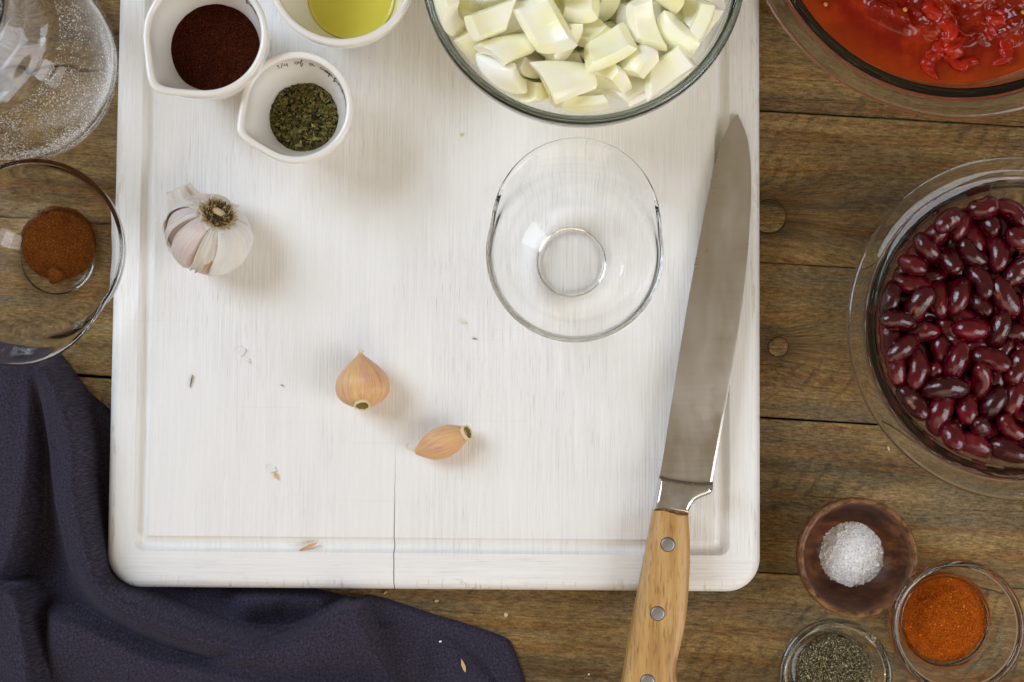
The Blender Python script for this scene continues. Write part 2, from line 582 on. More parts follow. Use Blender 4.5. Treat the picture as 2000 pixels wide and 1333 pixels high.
joint_rows = [-481, -178, 124, 420, 722, 1025, 1328, 1631]
joints = [table_xy(0, y)[1] for y in joint_rows]
knot_spots = [(2, 1502, 424, 34), (3, 1520, 678, 20)]
for i in range(len(joints) - 1):
    y1, y0 = joints[i], joints[i + 1]
    cyy = (y0 + y1) / 2
    ks = []
    for (row, px, py, pr) in knot_spots:
        if row == i:
            kx, ky = table_xy(px, py)
            ks.append((kx, ky - cyy, pr * mm_px(0) * 2.3, -0.85))
    bm = bmesh.new()
    bmesh.ops.create_cube(bm, size=1.0)
    wdt = (y1 - y0) - [0.0007, 0.0006, 0.0002, 0.0005, 0.0004, 0.0004, 0.0004][i]
    for v in bm.verts:
        v.co = Vector((v.co.x * 1.3, v.co.y * wdt, v.co.z * 0.03))
        if v.co.x < 0 and v.co.y > 0:
            v.co.y -= [0.0002, 0.0014, 0.0018, 0.0004, 0.0018, 0.0004, 0.0004][i]
    bmesh.ops.bevel(bm, geom=[e for e in bm.edges if abs(e.verts[0].co.x - e.verts[1].co.x) > 0.5], offset=[0.0009, 0.0007, 0.0005, 0.0006, 0.0005, 0.0005, 0.0005][i], segments=3, affect="EDGES")
    me = bm_mesh("plank", bm, True, 40)
    p = link("plank", me, mat_plank(ks), tab, (0, cyy, -0.015 + [0, -.0003, 0.0001, -0.0004, 0, -.0002, .0001][i]))
    for (row, px, py, pr) in knot_spots:
        if row != i:
            continue
        kx, ky = table_xy(px, py)
        rr = pr * mm_px(0)
        V, F = lathe([(0, 0.00025), (rr * 0.55, 0.0004), (rr * 0.86, 0.0005), (rr * 0.92, 0.0001), (rr * 0.95, -0.001)], 40,
                     lambda th, r, z: (r * (1 + 0.03 * math.sin(2 * th + 1) + 0.015 * math.sin(5 * th)), z))
        k = link("knot", mesh("knot", V, F), mat_plank([]), p, (kx, ky - cyy, 0.0151))
        rv, rf = lathe([(rr * 0.95, -0.001), (rr * 0.975, 0.00015), (rr * 1.01, 0.00015), (rr * 1.05, -0.001)], 40)
        link("knot_rim", mesh("knot_rim", rv, rf), mat_plain("dark_knot_bark", (0.035, 0.022, 0.010), 0.8, spec=0.1), k, (0, 0, 0))
link("underside", mesh("underside", [(-.65, joints[-1], -.031), (.65, joints[-1], -.031), (.65, joints[0], -.031), (-.65, joints[0], -.031)], [(0, 1, 2, 3)]),
     mat_plain("shadowy_wood", (0.03, 0.024, 0.018), 0.9), tab)

# ------------------------------------------------------------------ the white cutting board
BROT = R(-0.45)
bl, br_ = at(219, 900, ZB - .006), at(1487.5, 900, ZB - .006)
bb = at(850, 1151, ZB - .006)
bt_ = at(850, -330, ZB)
BC = ((bl[0] + br_[0]) / 2, (bb[1] + bt_[1]) / 2)
BX1 = (br_[0] - bl[0]) / 2
BX0 = -BX1
BY1 = (bt_[1] - bb[1]) / 2
BY0 = -BY1
CRACK_X = at(779, 1100, ZB)[0] - BC[0] + math.tan(BROT) * 0.14


def rrect(x0, x1, y0, y1, r, n=10):
    pts = []
    r = max(r, 1e-5)
    for cx, cyv, a0 in ((x1 - r, y1 - r, 0), (x0 + r, y1 - r, 90), (x0 + r, y0 + r, 180), (x1 - r, y0 + r, 270)):
        for k in range(n + 1):
            a = R(a0 + 90 * k / n)
            pts.append((cx + r * math.cos(a), cyv + r * math.sin(a)))
    return pts


rings = []
for k in range(6):           # rounded lower edge
    a = R(90 * k / 5)
    rings.append((0.005 * (1 - math.sin(a)), 0.005 * (1 - math.cos(a)), None))
for k in range(8):           # rounded upper edge
    a = R(90 * k / 7)
    rings.append((0.0062 * (1 - math.cos(a)), ZB - 0.0062 * (1 - math.sin(a)), None))
GI = dict(l=0.0150, r=0.0172, b=0.0198, t=0.02)
for d, z, r in ((0.0, 0.0, 0.0055), (0.0003, -0.0003, 0.0055), (0.0008, -0.0016, 0.0052), (0.0016, -0.0032, 0.0047), (0.0029, -0.0042, 0.004),
                (0.0044, -0.0042, 0.003), (0.0058, -0.0034, 0.002), (0.0074, -0.0014, 0.0012), (0.0081, -0.0003, 0.0006), (0.0083, 0.0, 0.0003)):
    rings.append((("g", d), ZB + z, r))
V, F = [], []
for d, z, r in rings:
    if isinstance(d, tuple):
        dd = d[1]
        pts = rrect(BX0 + GI["l"] + dd, BX1 - GI["r"] - dd, BY0 + GI["b"] + dd, BY1 - GI["t"] - dd, r)
    else:
        pts = rrect(BX0 + d, BX1 - d, BY0 + d, BY1 - d, 0.0185 - d)
    V += [(x, y, z) for x, y in pts]
n = 44
for i in range(len(rings) - 1):
    for k in range(n):
        l = (k + 1) % n
        F.append((i * n + k, i * n + l, (i + 1) * n + l, (i + 1) * n + k))
F.append(tuple(range(n))[::-1])
F.append(tuple((len(rings) - 1) * n + k for k in range(n)))
board = link("cutting_board", mesh("cutting_board", V, F, True, 25), mat_whitewash(), None, (BC[0], BC[1], 0.0))
board.rotation_euler = (0, 0, BROT)
tag(board, "large whitewashed wooden cutting board with a grooved border and rounded corners", "cutting board")

# ------------------------------------------------------------------ white spouted cups
ceramic = mat_ceramic()


def make_cup(name, label, px, py, rpx, H, prof_in, spout=None, wall=0.0034):
    """prof_in: inner wall (radius, height) from floor to lip in metres; spout = (angle, reach ratio, half angle)"""
    zr = ZB + H
    x, y = at(px, py, zr)
    inn = catmull(prof_in, 6)
    Rr = inn[-1][0]
    # outer wall: the inner one pushed out, then a rounded lip and a small foot
    out = [(r + wall * (0.95 + 0.25 * (1 - z / H)), max(z - wall * 0.55, 0.0)) for r, z in inn if r > 0.35 * Rr]
    foot = out[0][0]
    prof = [(0, 0.0014), (foot * 0.72, 0.0014), (foot * 0.80, 0.0), (foot * 0.92, 0.0), (foot * 0.99, 0.0008)] + [tuple(p) for p in out[2:-1]]
    lipr = wall / 2
    for k in range(9):
        a = R(-10 + 190 * k / 8)
        prof.append((Rr + lipr + lipr * 1.08 * math.cos(a), H - lipr * 0.9 + lipr * math.sin(a)))
    prof += [tuple(p) for p in inn[::-1][1:]]
    if prof[-1][0] > 1e-6:
        prof.append((0, prof[-1][1]))

    def deform(th, r, z):
        if not spout:
            return r, z
        sa, reach, half = spout
        d = abs((th - sa + math.pi) % (2 * math.pi) - math.pi)
        k = max(0.0, (z / H - 0.25) / 0.75) ** 1.7
        f = 1.0
        if d < half:
            soft = math.sqrt(d * d + 0.012)
            f = 1 / math.cos(half - min(soft, half)) if soft < half else 1.0
        return r * (1 + (f - 1) * k), z + (f - 1) * k * 0.004

    V, F = lathe(prof, 144, deform)
    root = thing(name, label, "measuring cup", (x, y, ZB))
    link("cup_body", mesh("cup_body", V, F), ceramic, root)

    def inner_r(z):
        return float(np.interp(z, inn[:, 1], inn[:, 0]))
    return root, inner_r


cup_chili, ir_chili = make_cup("measuring_cup", "white spouted ceramic cup full of dark red chili powder", 400, 68, 119, 0.055,
                               [(0, 0.004), (0.010, 0.0042), (0.016, 0.008), (0.0205, 0.018), (0.0243, 0.032), (0.0275, 0.044), (0.0285, 0.0537)], (R(227), 1.3, R(41)))
cup_oil, ir_oil = make_cup("measuring_cup", "white ceramic cup holding yellow-green oil", 667, -58, 146, 0.066,
                           [(0, 0.004), (0.013, 0.0042), (0.019, 0.009), (0.0236, 0.022), (0.0290, 0.040), (0.0333, 0.055), (0.0348, 0.0645)], (R(140), 1.3, R(38)))
cup_herb, ir_herb = make_cup("measuring_cup", "smallest white spouted ceramic cup with dried green herbs and lettering inside", 579, 209, 109, 0.046,
                             [(0, 0.004), (0.008, 0.0042), (0.0128, 0.008), (0.0172, 0.018), (0.0212, 0.028), (0.0245, 0.037), (0.0256, 0.0448)], (R(205.5), 1.24, R(36)))

# hand lettering glazed inside the lips: strokes laid on the wall
GLYPH = {
    "1": (0.5, [[(0.1, 0.9), (0.3, 1.3), (0.2, 0.0)]]), "/": (0.5, [[(0.0, -0.2), (0.5, 1.3)]]),
    "4": (0.9, [[(0.3, 0.9), (0.05, 0.3), (0.7, 0.4)], [(0.6, 0.8), (0.5, -0.3)]]),
    "o": (0.75, [[(0.5, 0.75), (0.2, 0.85), (0.05, 0.4), (0.3, 0.0), (0.6, 0.35), (0.5, 0.75), (0.8, 0.8)]]),
    "f": (0.7, [[(0.0, 0.2), (0.45, 1.2), (0.65, 1.5), (0.5, 1.6), (0.3, 0.6), (0.1, -0.7), (0.3, -0.5), (0.55, 0.4)]]),
    "a": (0.95, [[(0.6, 0.75), (0.25, 0.85), (0.05, 0.3), (0.3, 0.0), (0.6, 0.75), (0.6, 0.15), (0.95, 0.25)]]),
    "c": (0.7, [[(0.55, 0.7), (0.3, 0.85), (0.05, 0.4), (0.25, 0.0), (0.7, 0.3)]]),
    "u": (0.9, [[(0.0, 0.75), (0.1, 0.1), (0.35, 0.05), (0.6, 0.75), (0.6, 0.1), (0.9, 0.3)]]),
    "p": (1.0, [[(0.1, 0.9), (0.0, -0.9), (0.2, 0.6), (0.55, 0.75), (0.5, 0.2), (0.15, 0.1), (0.9, 0.4)]]),
    "i": (0.5, [[(0.05, 0.7), (0.1, 0.05), (0.5, 0.3)]]), "n": (0.9, [[(0.05, 0.8), (0.05, 0.0), (0.3, 0.75), (0.5, 0.6), (0.55, 0.05), (0.9, 0.25)]]),
    "e": (0.7, [[(0.1, 0.35), (0.5, 0.5), (0.35, 0.85), (0.08, 0.4), (0.3, 0.0), (0.7, 0.25)]]),
    "~": (1.1, [[(0.0, 0.4), (0.3, 0.6), (0.7, 0.25), (1.1, 0.35)]]), " ": (0.8, []),
}
ink = mat_plain("brown_ink", (0.05, 0.018, 0.010), 0.4)


def lettering(root, ir, text, a0, z0, size, H, rise=0.0):
    pcs, a = [], a0
    for ch in text:
        adv, strokes = GLYPH[ch]
        for s in strokes:
            pts = catmull([(p[0], p[1], 0) for p in s], 4)
            path = []
            for q in pts:
                z = min(z0 + q[1] * size * 0.95, H - 0.0012)
                r = ir(z) - 0.00006
                th = a - q[0] * size / r
                path.append((r * math.cos(th), r * math.sin(th), z))
            pcs.append(tube(path, 0.00020, 5))
        a -= adv * size / ir(z0)
    V, F = join(pcs)
    link("lettering", mesh("lettering", V, F), ink, root)


lettering(cup_herb, ir_herb, "1/4 of a cup  ", R(117), 0.0372, 0.0034, 0.046)
lettering(cup_herb, ir_herb, "a fine~~", R(57), 0.0372, 0.0034, 0.046)
lettering(cup_chili, ir_chili, "fine~~", R(47), 0.0458, 0.0034, 0.055)

# ------------------------------------------------------------------ grains
OCT = np.array([(1, 0, 0), (-1, 0, 0), (0, 1, 0), (0, -1, 0), (0, 0, 1), (0, 0, -1)], float)
OCTF = [(0, 2, 4), (2, 1, 4), (1, 3, 4), (3, 0, 4), (2, 0, 5), (1, 2, 5), (3, 1, 5), (0, 3, 5)]
CUBE = np.array([(x, y, z) for x in (-1, 1) for y in (-1, 1) for z in (-1, 1)], float)
CUBEF = [(0, 1, 3, 2), (4, 6, 7, 5), (0, 4, 5, 1), (2, 3, 7, 6), (0, 2, 6, 4), (1, 5, 7, 3)]
LEAF = np.array([(-1, 0, 0), (-0.3, 0.55, 0.18), (0.5, 0.4, 0.1), (1, 0, -0.15), (0.3, -0.5, 0.22), (-0.5, -0.42, 0.05)], float)
LEAFF = [(0, 1, 5), (1, 2, 4, 5), (2, 3, 4)]


def grains(pos, size, shape, palette, weights=None, jit=0.35, flat=1.0, lay=None, seed=1):
    """one mesh of many grains, each with a colour of its own"""
    g = np.random.default_rng(seed)
    base, bf = {"oct": (OCT, OCTF), "cube": (CUBE, CUBEF), "leaf": (LEAF, LEAFF)}[shape]
    nv, npnt = len(base), len(pos)
    q = g.normal(size=(npnt, 4))
    if lay is not None:        # lying flat: turn about z, then tilt by up to lay
        az = g.uniform(0, 2 * math.pi, npnt)
        tl = g.normal(0, lay, npnt)
        td = g.uniform(0, 2 * math.pi, npnt)
        qa = np.stack([np.cos(az / 2), 0 * az, 0 * az, np.sin(az / 2)], 1)
        qt = np.stack([np.cos(tl / 2), np.sin(tl / 2) * np.cos(td), np.sin(tl / 2) * np.sin(td), 0 * tl], 1)
        w1, x1, y1, z1 = qt.T
        w2, x2, y2, z2 = qa.T
        q = np.stack([w1 * w2 - x1 * x2 - y1 * y2 - z1 * z2, w1 * x2 + x1 * w2 + y1 * z2 - z1 * y2,
                      w1 * y2 - x1 * z2 + y1 * w2 + z1 * x2, w1 * z2 + x1 * y2 - y1 * x2 + z1 * w2], 1)
    q /= np.linalg.norm(q, axis=1)[:, None]
    w, x, y, z = q.T
    M = np.stack([np.stack([1 - 2 * (y * y + z * z), 2 * (x * y - z * w), 2 * (x * z + y * w)], 1),
                  np.stack([2 * (x * y + z * w), 1 - 2 * (x * x + z * z), 2 * (y * z - x * w)], 1),
                  np.stack([2 * (x * z - y * w), 2 * (y * z + x * w), 1 - 2 * (x * x + y * y)], 1)], 1)
    s = size * np.exp(g.normal(0, jit, (npnt, 1, 1))) * np.exp(g.normal(0, 0.25, (npnt, 1, 3)))
    s[:, :, 2] *= flat
    loc = base[None] * s
    loc = loc * (1 + g.normal(0, 0.12, loc.shape))
    P = np.einsum("nij,nvj->nvi", M, loc) + pos[:, None, :]
    me = bpy.data.meshes.new("grains")
    F = np.array([[i + nv * k for i in f] for k in range(1) for f in bf], dtype=object)
    faces = []
    for k in range(npnt):
        o = k * nv
        faces.extend(tuple(i + o for i in f) for f in bf)
    me.from_pydata(P.reshape(-1, 3).tolist(), [], faces)
    pal = np.array(palette, float)
    ci = g.choice(len(pal), npnt, p=weights)
    colr = pal[ci] * np.exp(g.normal(0, 0.18, (npnt, 1)))
    att = me.attributes.new("grain", "FLOAT_COLOR", "POINT")
    rgba = np.ones((npnt * nv, 4))
    rgba[:, :3] = np.repeat(np.clip(colr, 0, 1), nv, 0)
    att.data.foreach_set("color", rgba.ravel().astype(np.float32))
    me.update()
    return me


def fbm(x, y, s, seed=0.0, oct_=4):
    return mnoise.fractal(Vector((x * s + seed, y * s - seed, seed * 0.7)), 0.9, 2.1, oct_)


def heap(name, label, cat, loc, rad, dome, base_mat, grain_mat, n, size, shape, palette, weights=None, rough=0.0006, edge=0.05, flat=1.0, lay=None, seed=1, skirt=0.004,
         power=2.0, lumps=(), tilt=(0, 0)):
    """a low heap: a rough mound with loose grains over it; loc is the centre of its foot"""
    V, F = [], []
    nr, ns = 34, 96

    def hz(x, y):
        r = math.hypot(x, y) / rad
        h = dome * (1 - min(r, 1) ** power) + rough * fbm(x, y, 260, seed) + rough * 1.5 * fbm(x, y, 90, seed + 3)
        for lx, ly, lr, lh in lumps:
            d = math.hypot(x - lx, y - ly) / lr
            if d < 1:
                h += lh * math.sqrt(1 - d * d)
        return h + tilt[0] * x + tilt[1] * y

    def er(th):
        return rad * (1 + edge * fbm(math.cos(th), math.sin(th), 2.2, seed) + edge * 0.35 * fbm(math.cos(th), math.sin(th), 12, seed))
    V.append((0, 0, hz(0, 0)))
    for i in range(1, nr + 1):
        for k in range(ns):
            th = 2 * math.pi * k / ns
            r = er(th) * i / nr
            x, y = r * math.cos(th), r * math.sin(th)
            V.append((x, y, hz(x, y)))
    for k in range(ns):
        th = 2 * math.pi * k / ns
        r = er(th) * 0.93
        V.append((r * math.cos(th), r * math.sin(th), hz(r * math.cos(th), r * math.sin(th)) - skirt))
    for k in range(ns):
        F.append((0, 1 + k, 1 + (k + 1) % ns))
    for i in range(nr):
        for k in range(ns):
            a, b = 1 + i * ns, 1 + (i + 1) * ns
            F.append((a + k, b + k, b + (k + 1) % ns, a + (k + 1) % ns))
    root = thing(name, label, cat, loc)
    tag(link("mound", mesh("mound", V, F), base_mat, root), kind="stuff")
    g = np.random.default_rng(seed + 50)
    th = g.uniform(0, 2 * math.pi, n)
    r = np.sqrt(g.uniform(0, 1, n))
    pos = []
    for t_, r_ in zip(th, r):
        rr = er(t_) * r_ * (1.01 + 0.03 * g.random())
        x, y = rr * math.cos(t_), rr * math.sin(t_)
        pos.append((x, y, hz(x, y) + size * 0.35))
    tag(link("loose_grains", grains(np.array(pos), size, shape, palette, weights, flat=flat, lay=lay, seed=seed), grain_mat, root), kind="stuff")
    return root


grain_matte = mat_attr("spice_grain", 0.85, 0.06)
leaf_mat = mat_attr("dried_leaf", 0.8, 0.08)

# chili powder in the cup
x, y = cup_chili.location[:2]
z0 = 0.0285
heap("chili_powder", "dark maroon chili powder filling the larger spouted white cup", "spice", (x, y, ZB + z0), ir_chili(z0 + .002) + 0.0004, 0.0028,
     mat_powder("chili_powder_bed", (0.020, 0.004, 0.002), (0.050, 0.010, 0.004), (0.10, 0.022, 0.008)), grain_matte, 5200, 0.00019, "oct",
     [(0.016, 0.0034, 0.0022), (0.040, 0.008, 0.004), (0.085, 0.020, 0.008), (0.22, 0.075, 0.022)], [0.42, 0.37, 0.18, 0.03], rough=0.0003, edge=0.012, seed=3)
# oil
x, y = cup_oil.location[:2]
z0 = 0.0215
V, F = lathe([(0, z0 - 0.0002), (ir_oil(z0) * 0.9, z0 - 0.0002), (ir_oil(z0) * 0.985, z0), (ir_oil(z0 + .0004) - 0.00025, z0 + 0.0004),
              (ir_oil(z0 - .002) - 0.0004, z0 - 0.002), (ir_oil(0.012) - 0.0006, 0.012), (0.01, 0.0052), (0, 0.005)], 96)
tag(link("cooking_oil", mesh("cooking_oil", V, F), mat_oil(), None, (x, y, ZB)), "clear yellow-green oil pooled in the white ceramic cup", "oil")
# dried herbs
x, y = cup_herb.location[:2]
z0 = 0.0205
heap("dried_herbs", "crumbled dried green herb leaves in the smallest white cup", "herbs", (x, y, ZB + z0), ir_herb(z0 + .0015) + 0.0003, 0.0022,
     mat_powder("herb_bed", (0.012, 0.011, 0.005), (0.03, 0.028, 0.011), (0.055, 0.05, 0.018), 900), leaf_mat, 1500, 0.00092, "leaf",
     [(0.085, 0.075, 0.022), (0.13, 0.115, 0.032), (0.20, 0.175, 0.055), (0.30, 0.265, 0.10), (0.16, 0.085, 0.030), (0.050, 0.048, 0.020)],
     [0.26, 0.28, 0.18, 0.07, 0.07, 0.14], rough=0.0006, edge=0.02, flat=0.8, lay=0.55, seed=5)

# ------------------------------------------------------------------ clear glass bowls
glass_clear = mat_glass("clear_glass", (0.86, 0.90, 0.80), 4.0, 1.40)
glass_green = mat_glass("greenish_glass", (0.50, 0.80, 0.78), 5.0, 1.44)
glass_heavy = mat_glass("heavy_oven_glass", (0.60, 0.80, 0.75), 8.0)


def rim_arc(rc, zc, rad, a0, a1, n=9):
    return [(rc + rad * math.cos(R(a0 + (a1 - a0) * k / (n - 1))), zc + rad * math.sin(R(a0 + (a1 - a0) * k / (n - 1)))) for k in range(n)]


def lip_bowl(name, label, loc, Rr, H, base, tall, lip_angle, mat):
    """a prep bowl whose lip sweeps out into a broad thumb tab on one side"""
    t = 0.0022
    inner = catmull([(0, 0.0032), (base * 0.80, 0.0032), (base * 1.0, 0.0044), (base * 1.35, 0.0098), (Rr * 0.70, H * 0.38), (Rr * 0.88, H * 0.66), (Rr * 0.955, H * 0.88), (Rr - t, H - 0.0008)], 8)
    outer = catmull([(base * 1.06, 0.0028), (base * 1.40, 0.0074), (Rr * 0.74, H * 0.32), (Rr * 0.93, H * 0.62), (Rr * 0.992, H * 0.86), (Rr, H - 0.0012)], 8)
    prof = [(0, 0.0004), (base * 0.84, 0.0004), (base * 0.88, 0.0001), (base * 0.95, 0.0), (base * 1.02, 0.0008), (base * 1.04, 0.0018)] + [tuple(p) for p in outer]
    prof += rim_arc(Rr - t / 2, H - 0.0010, t / 2, 20, 160, 7) + [tuple(p) for p in inner[::-1]]

    def deform(th, r, z):
        d = (th - lip_angle + math.pi) % (2 * math.pi) - math.pi
        half = R(76)
        if abs(d) > half or z < H * 0.45:
            return r, z
        e = math.cos(d / half * math.pi / 2) ** 1.25
        k = ((z / H) - 0.45) / 0.55
        return r + tall * e * max(0.0, k) ** 3.2, z - tall * 0.05 * e * k ** 3
    V, F = lathe(prof, 192, deform)
    return tag(link(name, mesh(name, V, F), mat, None, loc), label, "glass bowl")


# empty bowl on the board
Hj = 0.046
zj = ZB + Hj
xj, yj = at(1123, 495, zj)
lip_bowl("glass_bowl", "empty clear glass prep bowl with a flared thumb lip, standing on the cutting board", (xj, yj, ZB), 175 * mm_px(zj), Hj, 0.0182, 57 * mm_px(zj), R(87), glass_clear)
# the one with cinnamon-brown powder on the table
xk, yk = at(62, 486, Hj)
lip_bowl("glass_bowl", "clear glass prep bowl holding brown ground spice, on the planks beside the napkin", (xk, yk, 0), 179 * mm_px(Hj), Hj, 0.0200, 58 * mm_px(Hj), R(-112), glass_clear)
px_, py_ = at(107, 471, 0.012)
heap("ground_spice", "brown ground spice with soft lumps inside the clear bowl left of the board", "spice", (px_, py_, 0.0052), 75 * mm_px(0.01), 0.0075,
     mat_powder("brown_spice_bed", (0.085, 0.022, 0.004), (0.145, 0.042, 0.008), (0.21, 0.068, 0.014)), grain_matte, 5200, 0.00016, "oct",
     [(0.10, 0.027, 0.004), (0.18, 0.053, 0.008), (0.27, 0.09, 0.014), (0.38, 0.15, 0.03)], [0.3, 0.4, 0.25, 0.05], rough=0.0005, edge=0.03, seed=11, skirt=0.0008,
     lumps=((0.0040, 0.0125, 0.0026, 0.0016), (0.0012, -0.0005, 0.002, 0.0016), (0.0052, -0.0085, 0.003, 0.0012), (-0.012, 0.006, 0.003, 0.001)))
lv, lf = lathe([(0, -0.004), (0.0025, -0.0035), (0.0042, -0.0015), (0.0048, 0.0008), (0.0040, 0.0032), (0.002, 0.0043), (0, 0.0046)], 28,
               lambda th, r, z: (r * (1 + 0.08 * math.sin(3 * th + 1) + 0.05 * math.sin(5 * th)), z))
lx, ly = at(108, 538, 0.010)
tag(link("spice_lump", mesh("spice_lump", lv, lf), mat_powder("brown_lump", (0.10, 0.026, 0.005), (0.16, 0.046, 0.009), (0.22, 0.072, 0.015)), None, (lx, ly, 0.0088)),
    "round lump of brown spice at the lower rim of the powder", "spice lump")


def round_bowl(name, label, px, py, rpx, H, base, mat, z_on=0.0, flange=0.0, t=0.0036, belly=0.6, foot=True):
    zr = z_on + H
    x, y = at(px, py, zr)
    Rr = rpx * mm_px(zr)
    Ri = Rr - flange
    inner = catmull([(0, t + 0.0012), (base * 0.82, t + 0.0012), (base * 1.08, t + 0.0040), (Ri * (0.5 + belly * 0.5) - t, H * 0.36), (Ri * 0.93 - t, H * 0.66), (Ri - t * 1.05, H * 0.93 - (0.002 if flange else 0))], 9)
    outer = catmull([(base * 0.98, 0.0006), (base * 1.14, 0.0028), (Ri * (0.5 + belly * 0.5), H * 0.33), (Ri * 0.945, H * 0.63), (Ri * (1.0 if not flange else 1.005), H * 0.93 - (0.004 if flange else 0))], 9)
    prof = [(0, 0.0014), (base * 0.72, 0.0014), (base * 0.8, 0.0002), (base * 0.90, 0.0)] + [tuple(p) for p in outer]
    if flange:
        ft = t * 0.55
        prof += [(Ri + flange * 0.25, H - 0.0036), (Rr - ft, H - ft * 2 + 0.0002)] + rim_arc(Rr - ft, H - ft, ft, -80, 90, 9)
        prof += [(Rr - flange * 0.45, H - 0.0001), (Ri + flange * 0.12, H - 0.0006), (Ri - t * 0.55, H - 0.0018)]
    else:
        rr = t * 0.72
        prof += rim_arc(Rr - rr, H - rr, rr, -30, 190, 11)
    prof += [tuple(p) for p in inner[::-1]]
    V, F = lathe(prof, 192)
    o = tag(link(name, mesh(name, V, F), mat, None, (x, y, z_on)), label, "glass bowl")
    return o, inner


onion_bowl, onion_in = round_bowl("glass_bowl", "large clear glass bowl heaped with chopped onion at the back of the board", 1140, -73, 325, 0.074, 0.040, glass_green, ZB, 0.0, 0.0034, 0.55)
tomato_bowl, tomato_in = round_bowl("glass_bowl", "large glass bowl with a broad flat rim, full of crushed tomatoes", 1880, -196, 439, 0.080, 0.055, glass_heavy, 0.0, 0.0125, 0.0046, 0.62)
bean_bowl, bean_in = round_bowl("glass_bowl", "glass bowl with a wide flat rim, full of red kidney beans", 1994, 639, 339, 0.062, 0.048, glass_heavy, 0.0, 0.0118, 0.0042, 0.66)
pap_bowl, pap_in = round_bowl("glass_bowl", "small clear glass bowl of orange ground spice beside the wooden bowl", 1872, 1226, 131, 0.034, 0.0225, glass_green, 0.0, 0.0, 0.0030, 0.5)
pep_bowl, pep_in = round_bowl("glass_bowl", "small clear glass bowl of ground black pepper", 1634, 1322, 110, 0.032, 0.0195, glass_green, 0.0, 0.0, 0.0030, 0.5)

# orange spice, pepper
hx, hy = at(1850, 1211, 0.013)
heap("ground_paprika", "bright orange-red ground spice heaped in the small glass bowl", "spice", (hx, hy, 0.0063), 83 * mm_px(0.013), 0.0095,
     mat_powder("orange_spice_bed", (0.20, 0.032, 0.003), (0.38, 0.075, 0.006), (0.50, 0.13, 0.010)), grain_matte, 6500, 0.00019, "oct",
     [(0.20, 0.030, 0.003), (0.40, 0.075, 0.005), (0.55, 0.14, 0.010), (0.68, 0.26, 0.03)], [0.22, 0.38, 0.30, 0.10], rough=0.0005, edge=0.02, seed=21, skirt=0.0014)
hx, hy = at(1640, 1321, 0.012)
heap("ground_pepper", "coarse grey-green ground black pepper heaped in the small glass bowl", "spice", (hx, hy, 0.0062), 76 * mm_px(0.012), 0.0085,
     mat_powder("pepper_bed", (0.012, 0.011, 0.008), (0.06, 0.052, 0.030), (0.18, 0.15, 0.085), 1900), grain_matte, 5600, 0.00022, "oct",
     [(0.022, 0.018, 0.013), (0.10, 0.080, 0.045), (0.33, 0.27, 0.14), (0.58, 0.49, 0.29)], [0.20, 0.20, 0.32, 0.28], rough=0.0005, edge=0.02, seed=23, skirt=0.0014)

# wooden bowl and salt
Hw = 0.030
xw, yw = at(1676, 1090, Hw)
Rw = 116 * mm_px(Hw)
wood_prof = [(0, 0.0), (Rw * 0.52, 0.0)] + [tuple(p) for p in catmull([(Rw * 0.56, 0.0004), (Rw * 0.80, 0.007), (Rw * 0.95, 0.016), (Rw * 1.0, 0.0235), (Rw * 0.985, 0.0282)], 5)]
wood_prof += rim_arc(Rw * 0.955, Hw - 0.0018, 0.0018, 40, 150, 7)
wood_prof += [tuple(p) for p in catmull([(Rw * 0.90, Hw - 0.0022), (Rw * 0.845, 0.022), (Rw * 0.74, 0.0135), (Rw * 0.52, 0.0072), (Rw * 0.25, 0.0052), (0, 0.005)], 6)]
V, F = lathe(wood_prof, 128, lambda th, r, z: (r * (1 + 0.006 * math.sin(2 * th) + 0.004 * math.sin(3 * th + 1)), z + 0.0004 * math.sin(2 * th + .7) * (z / Hw)))
wood_bowl = tag(link("wooden_bowl", mesh("wooden_bowl", V, F), mat_darkwood(), None, (xw, yw, 0)), "small dark turned wooden bowl holding white salt", "wooden bowl")
mm = Mat("salt_bed")
mm.pbr(color=(0.95, 0.94, 0.94, 1), rough=0.45, sss=0.3, sssr=(1, 1, 1), ssss=0.002)
salt_grain = mat_attr("salt_crystal", 0.22, 0.5, sss=0.25, sssr=(1, 1, 1), ssss=0.001)
hx, hy = at(1675, 1086, 0.014)
heap("coarse_salt", "white coarse salt piled in the dark wooden bowl", "salt", (hx, hy, 0.0066), 66 * mm_px(0.014), 0.0085, mm.m, salt_grain, 5200, 0.00021, "cube",
     [(0.93, 0.92, 0.93), (0.90, 0.89, 0.90), (0.96, 0.96, 0.96)], None, rough=0.0006, edge=0.05, seed=31, power=1.7, skirt=0.003)

# ------------------------------------------------------------------ glass jug with fine bubbles (upper left corner)
zb_ = 0.045
xg, yg = at(-3, 100, zb_)
Rg = 213 * mm_px(zb_)
jo = catmull([(Rg * 0.84, 0.001), (Rg * 0.94, 0.008), (Rg * 1.0, 0.030), (Rg * 0.985, 0.054), (Rg * 0.91, 0.069), (Rg * 0.78, 0.079), (Rg * 0.66, 0.088), (Rg * 0.60, 0.104), (Rg * 0.615, 0.126), (Rg * 0.65, 0.140)], 8)
ji = catmull([(Rg * 0.65 - 0.0030, 0.1405), (Rg * 0.615 - 0.003, 0.126), (Rg * 0.60 - 0.003, 0.104), (Rg * 0.655 - 0.003, 0.0865), (Rg * 0.77 - 0.002, 0.0765), (Rg * 0.90 - 0.003, 0.0665), (Rg * 0.982 - 0.003, 0.053), (Rg - 0.003, 0.030), (Rg * 0.94 - 0.003, 0.010), (Rg * 0.80, 0.0055), (Rg * 0.4, 0.005), (0, 0.005)], 8)
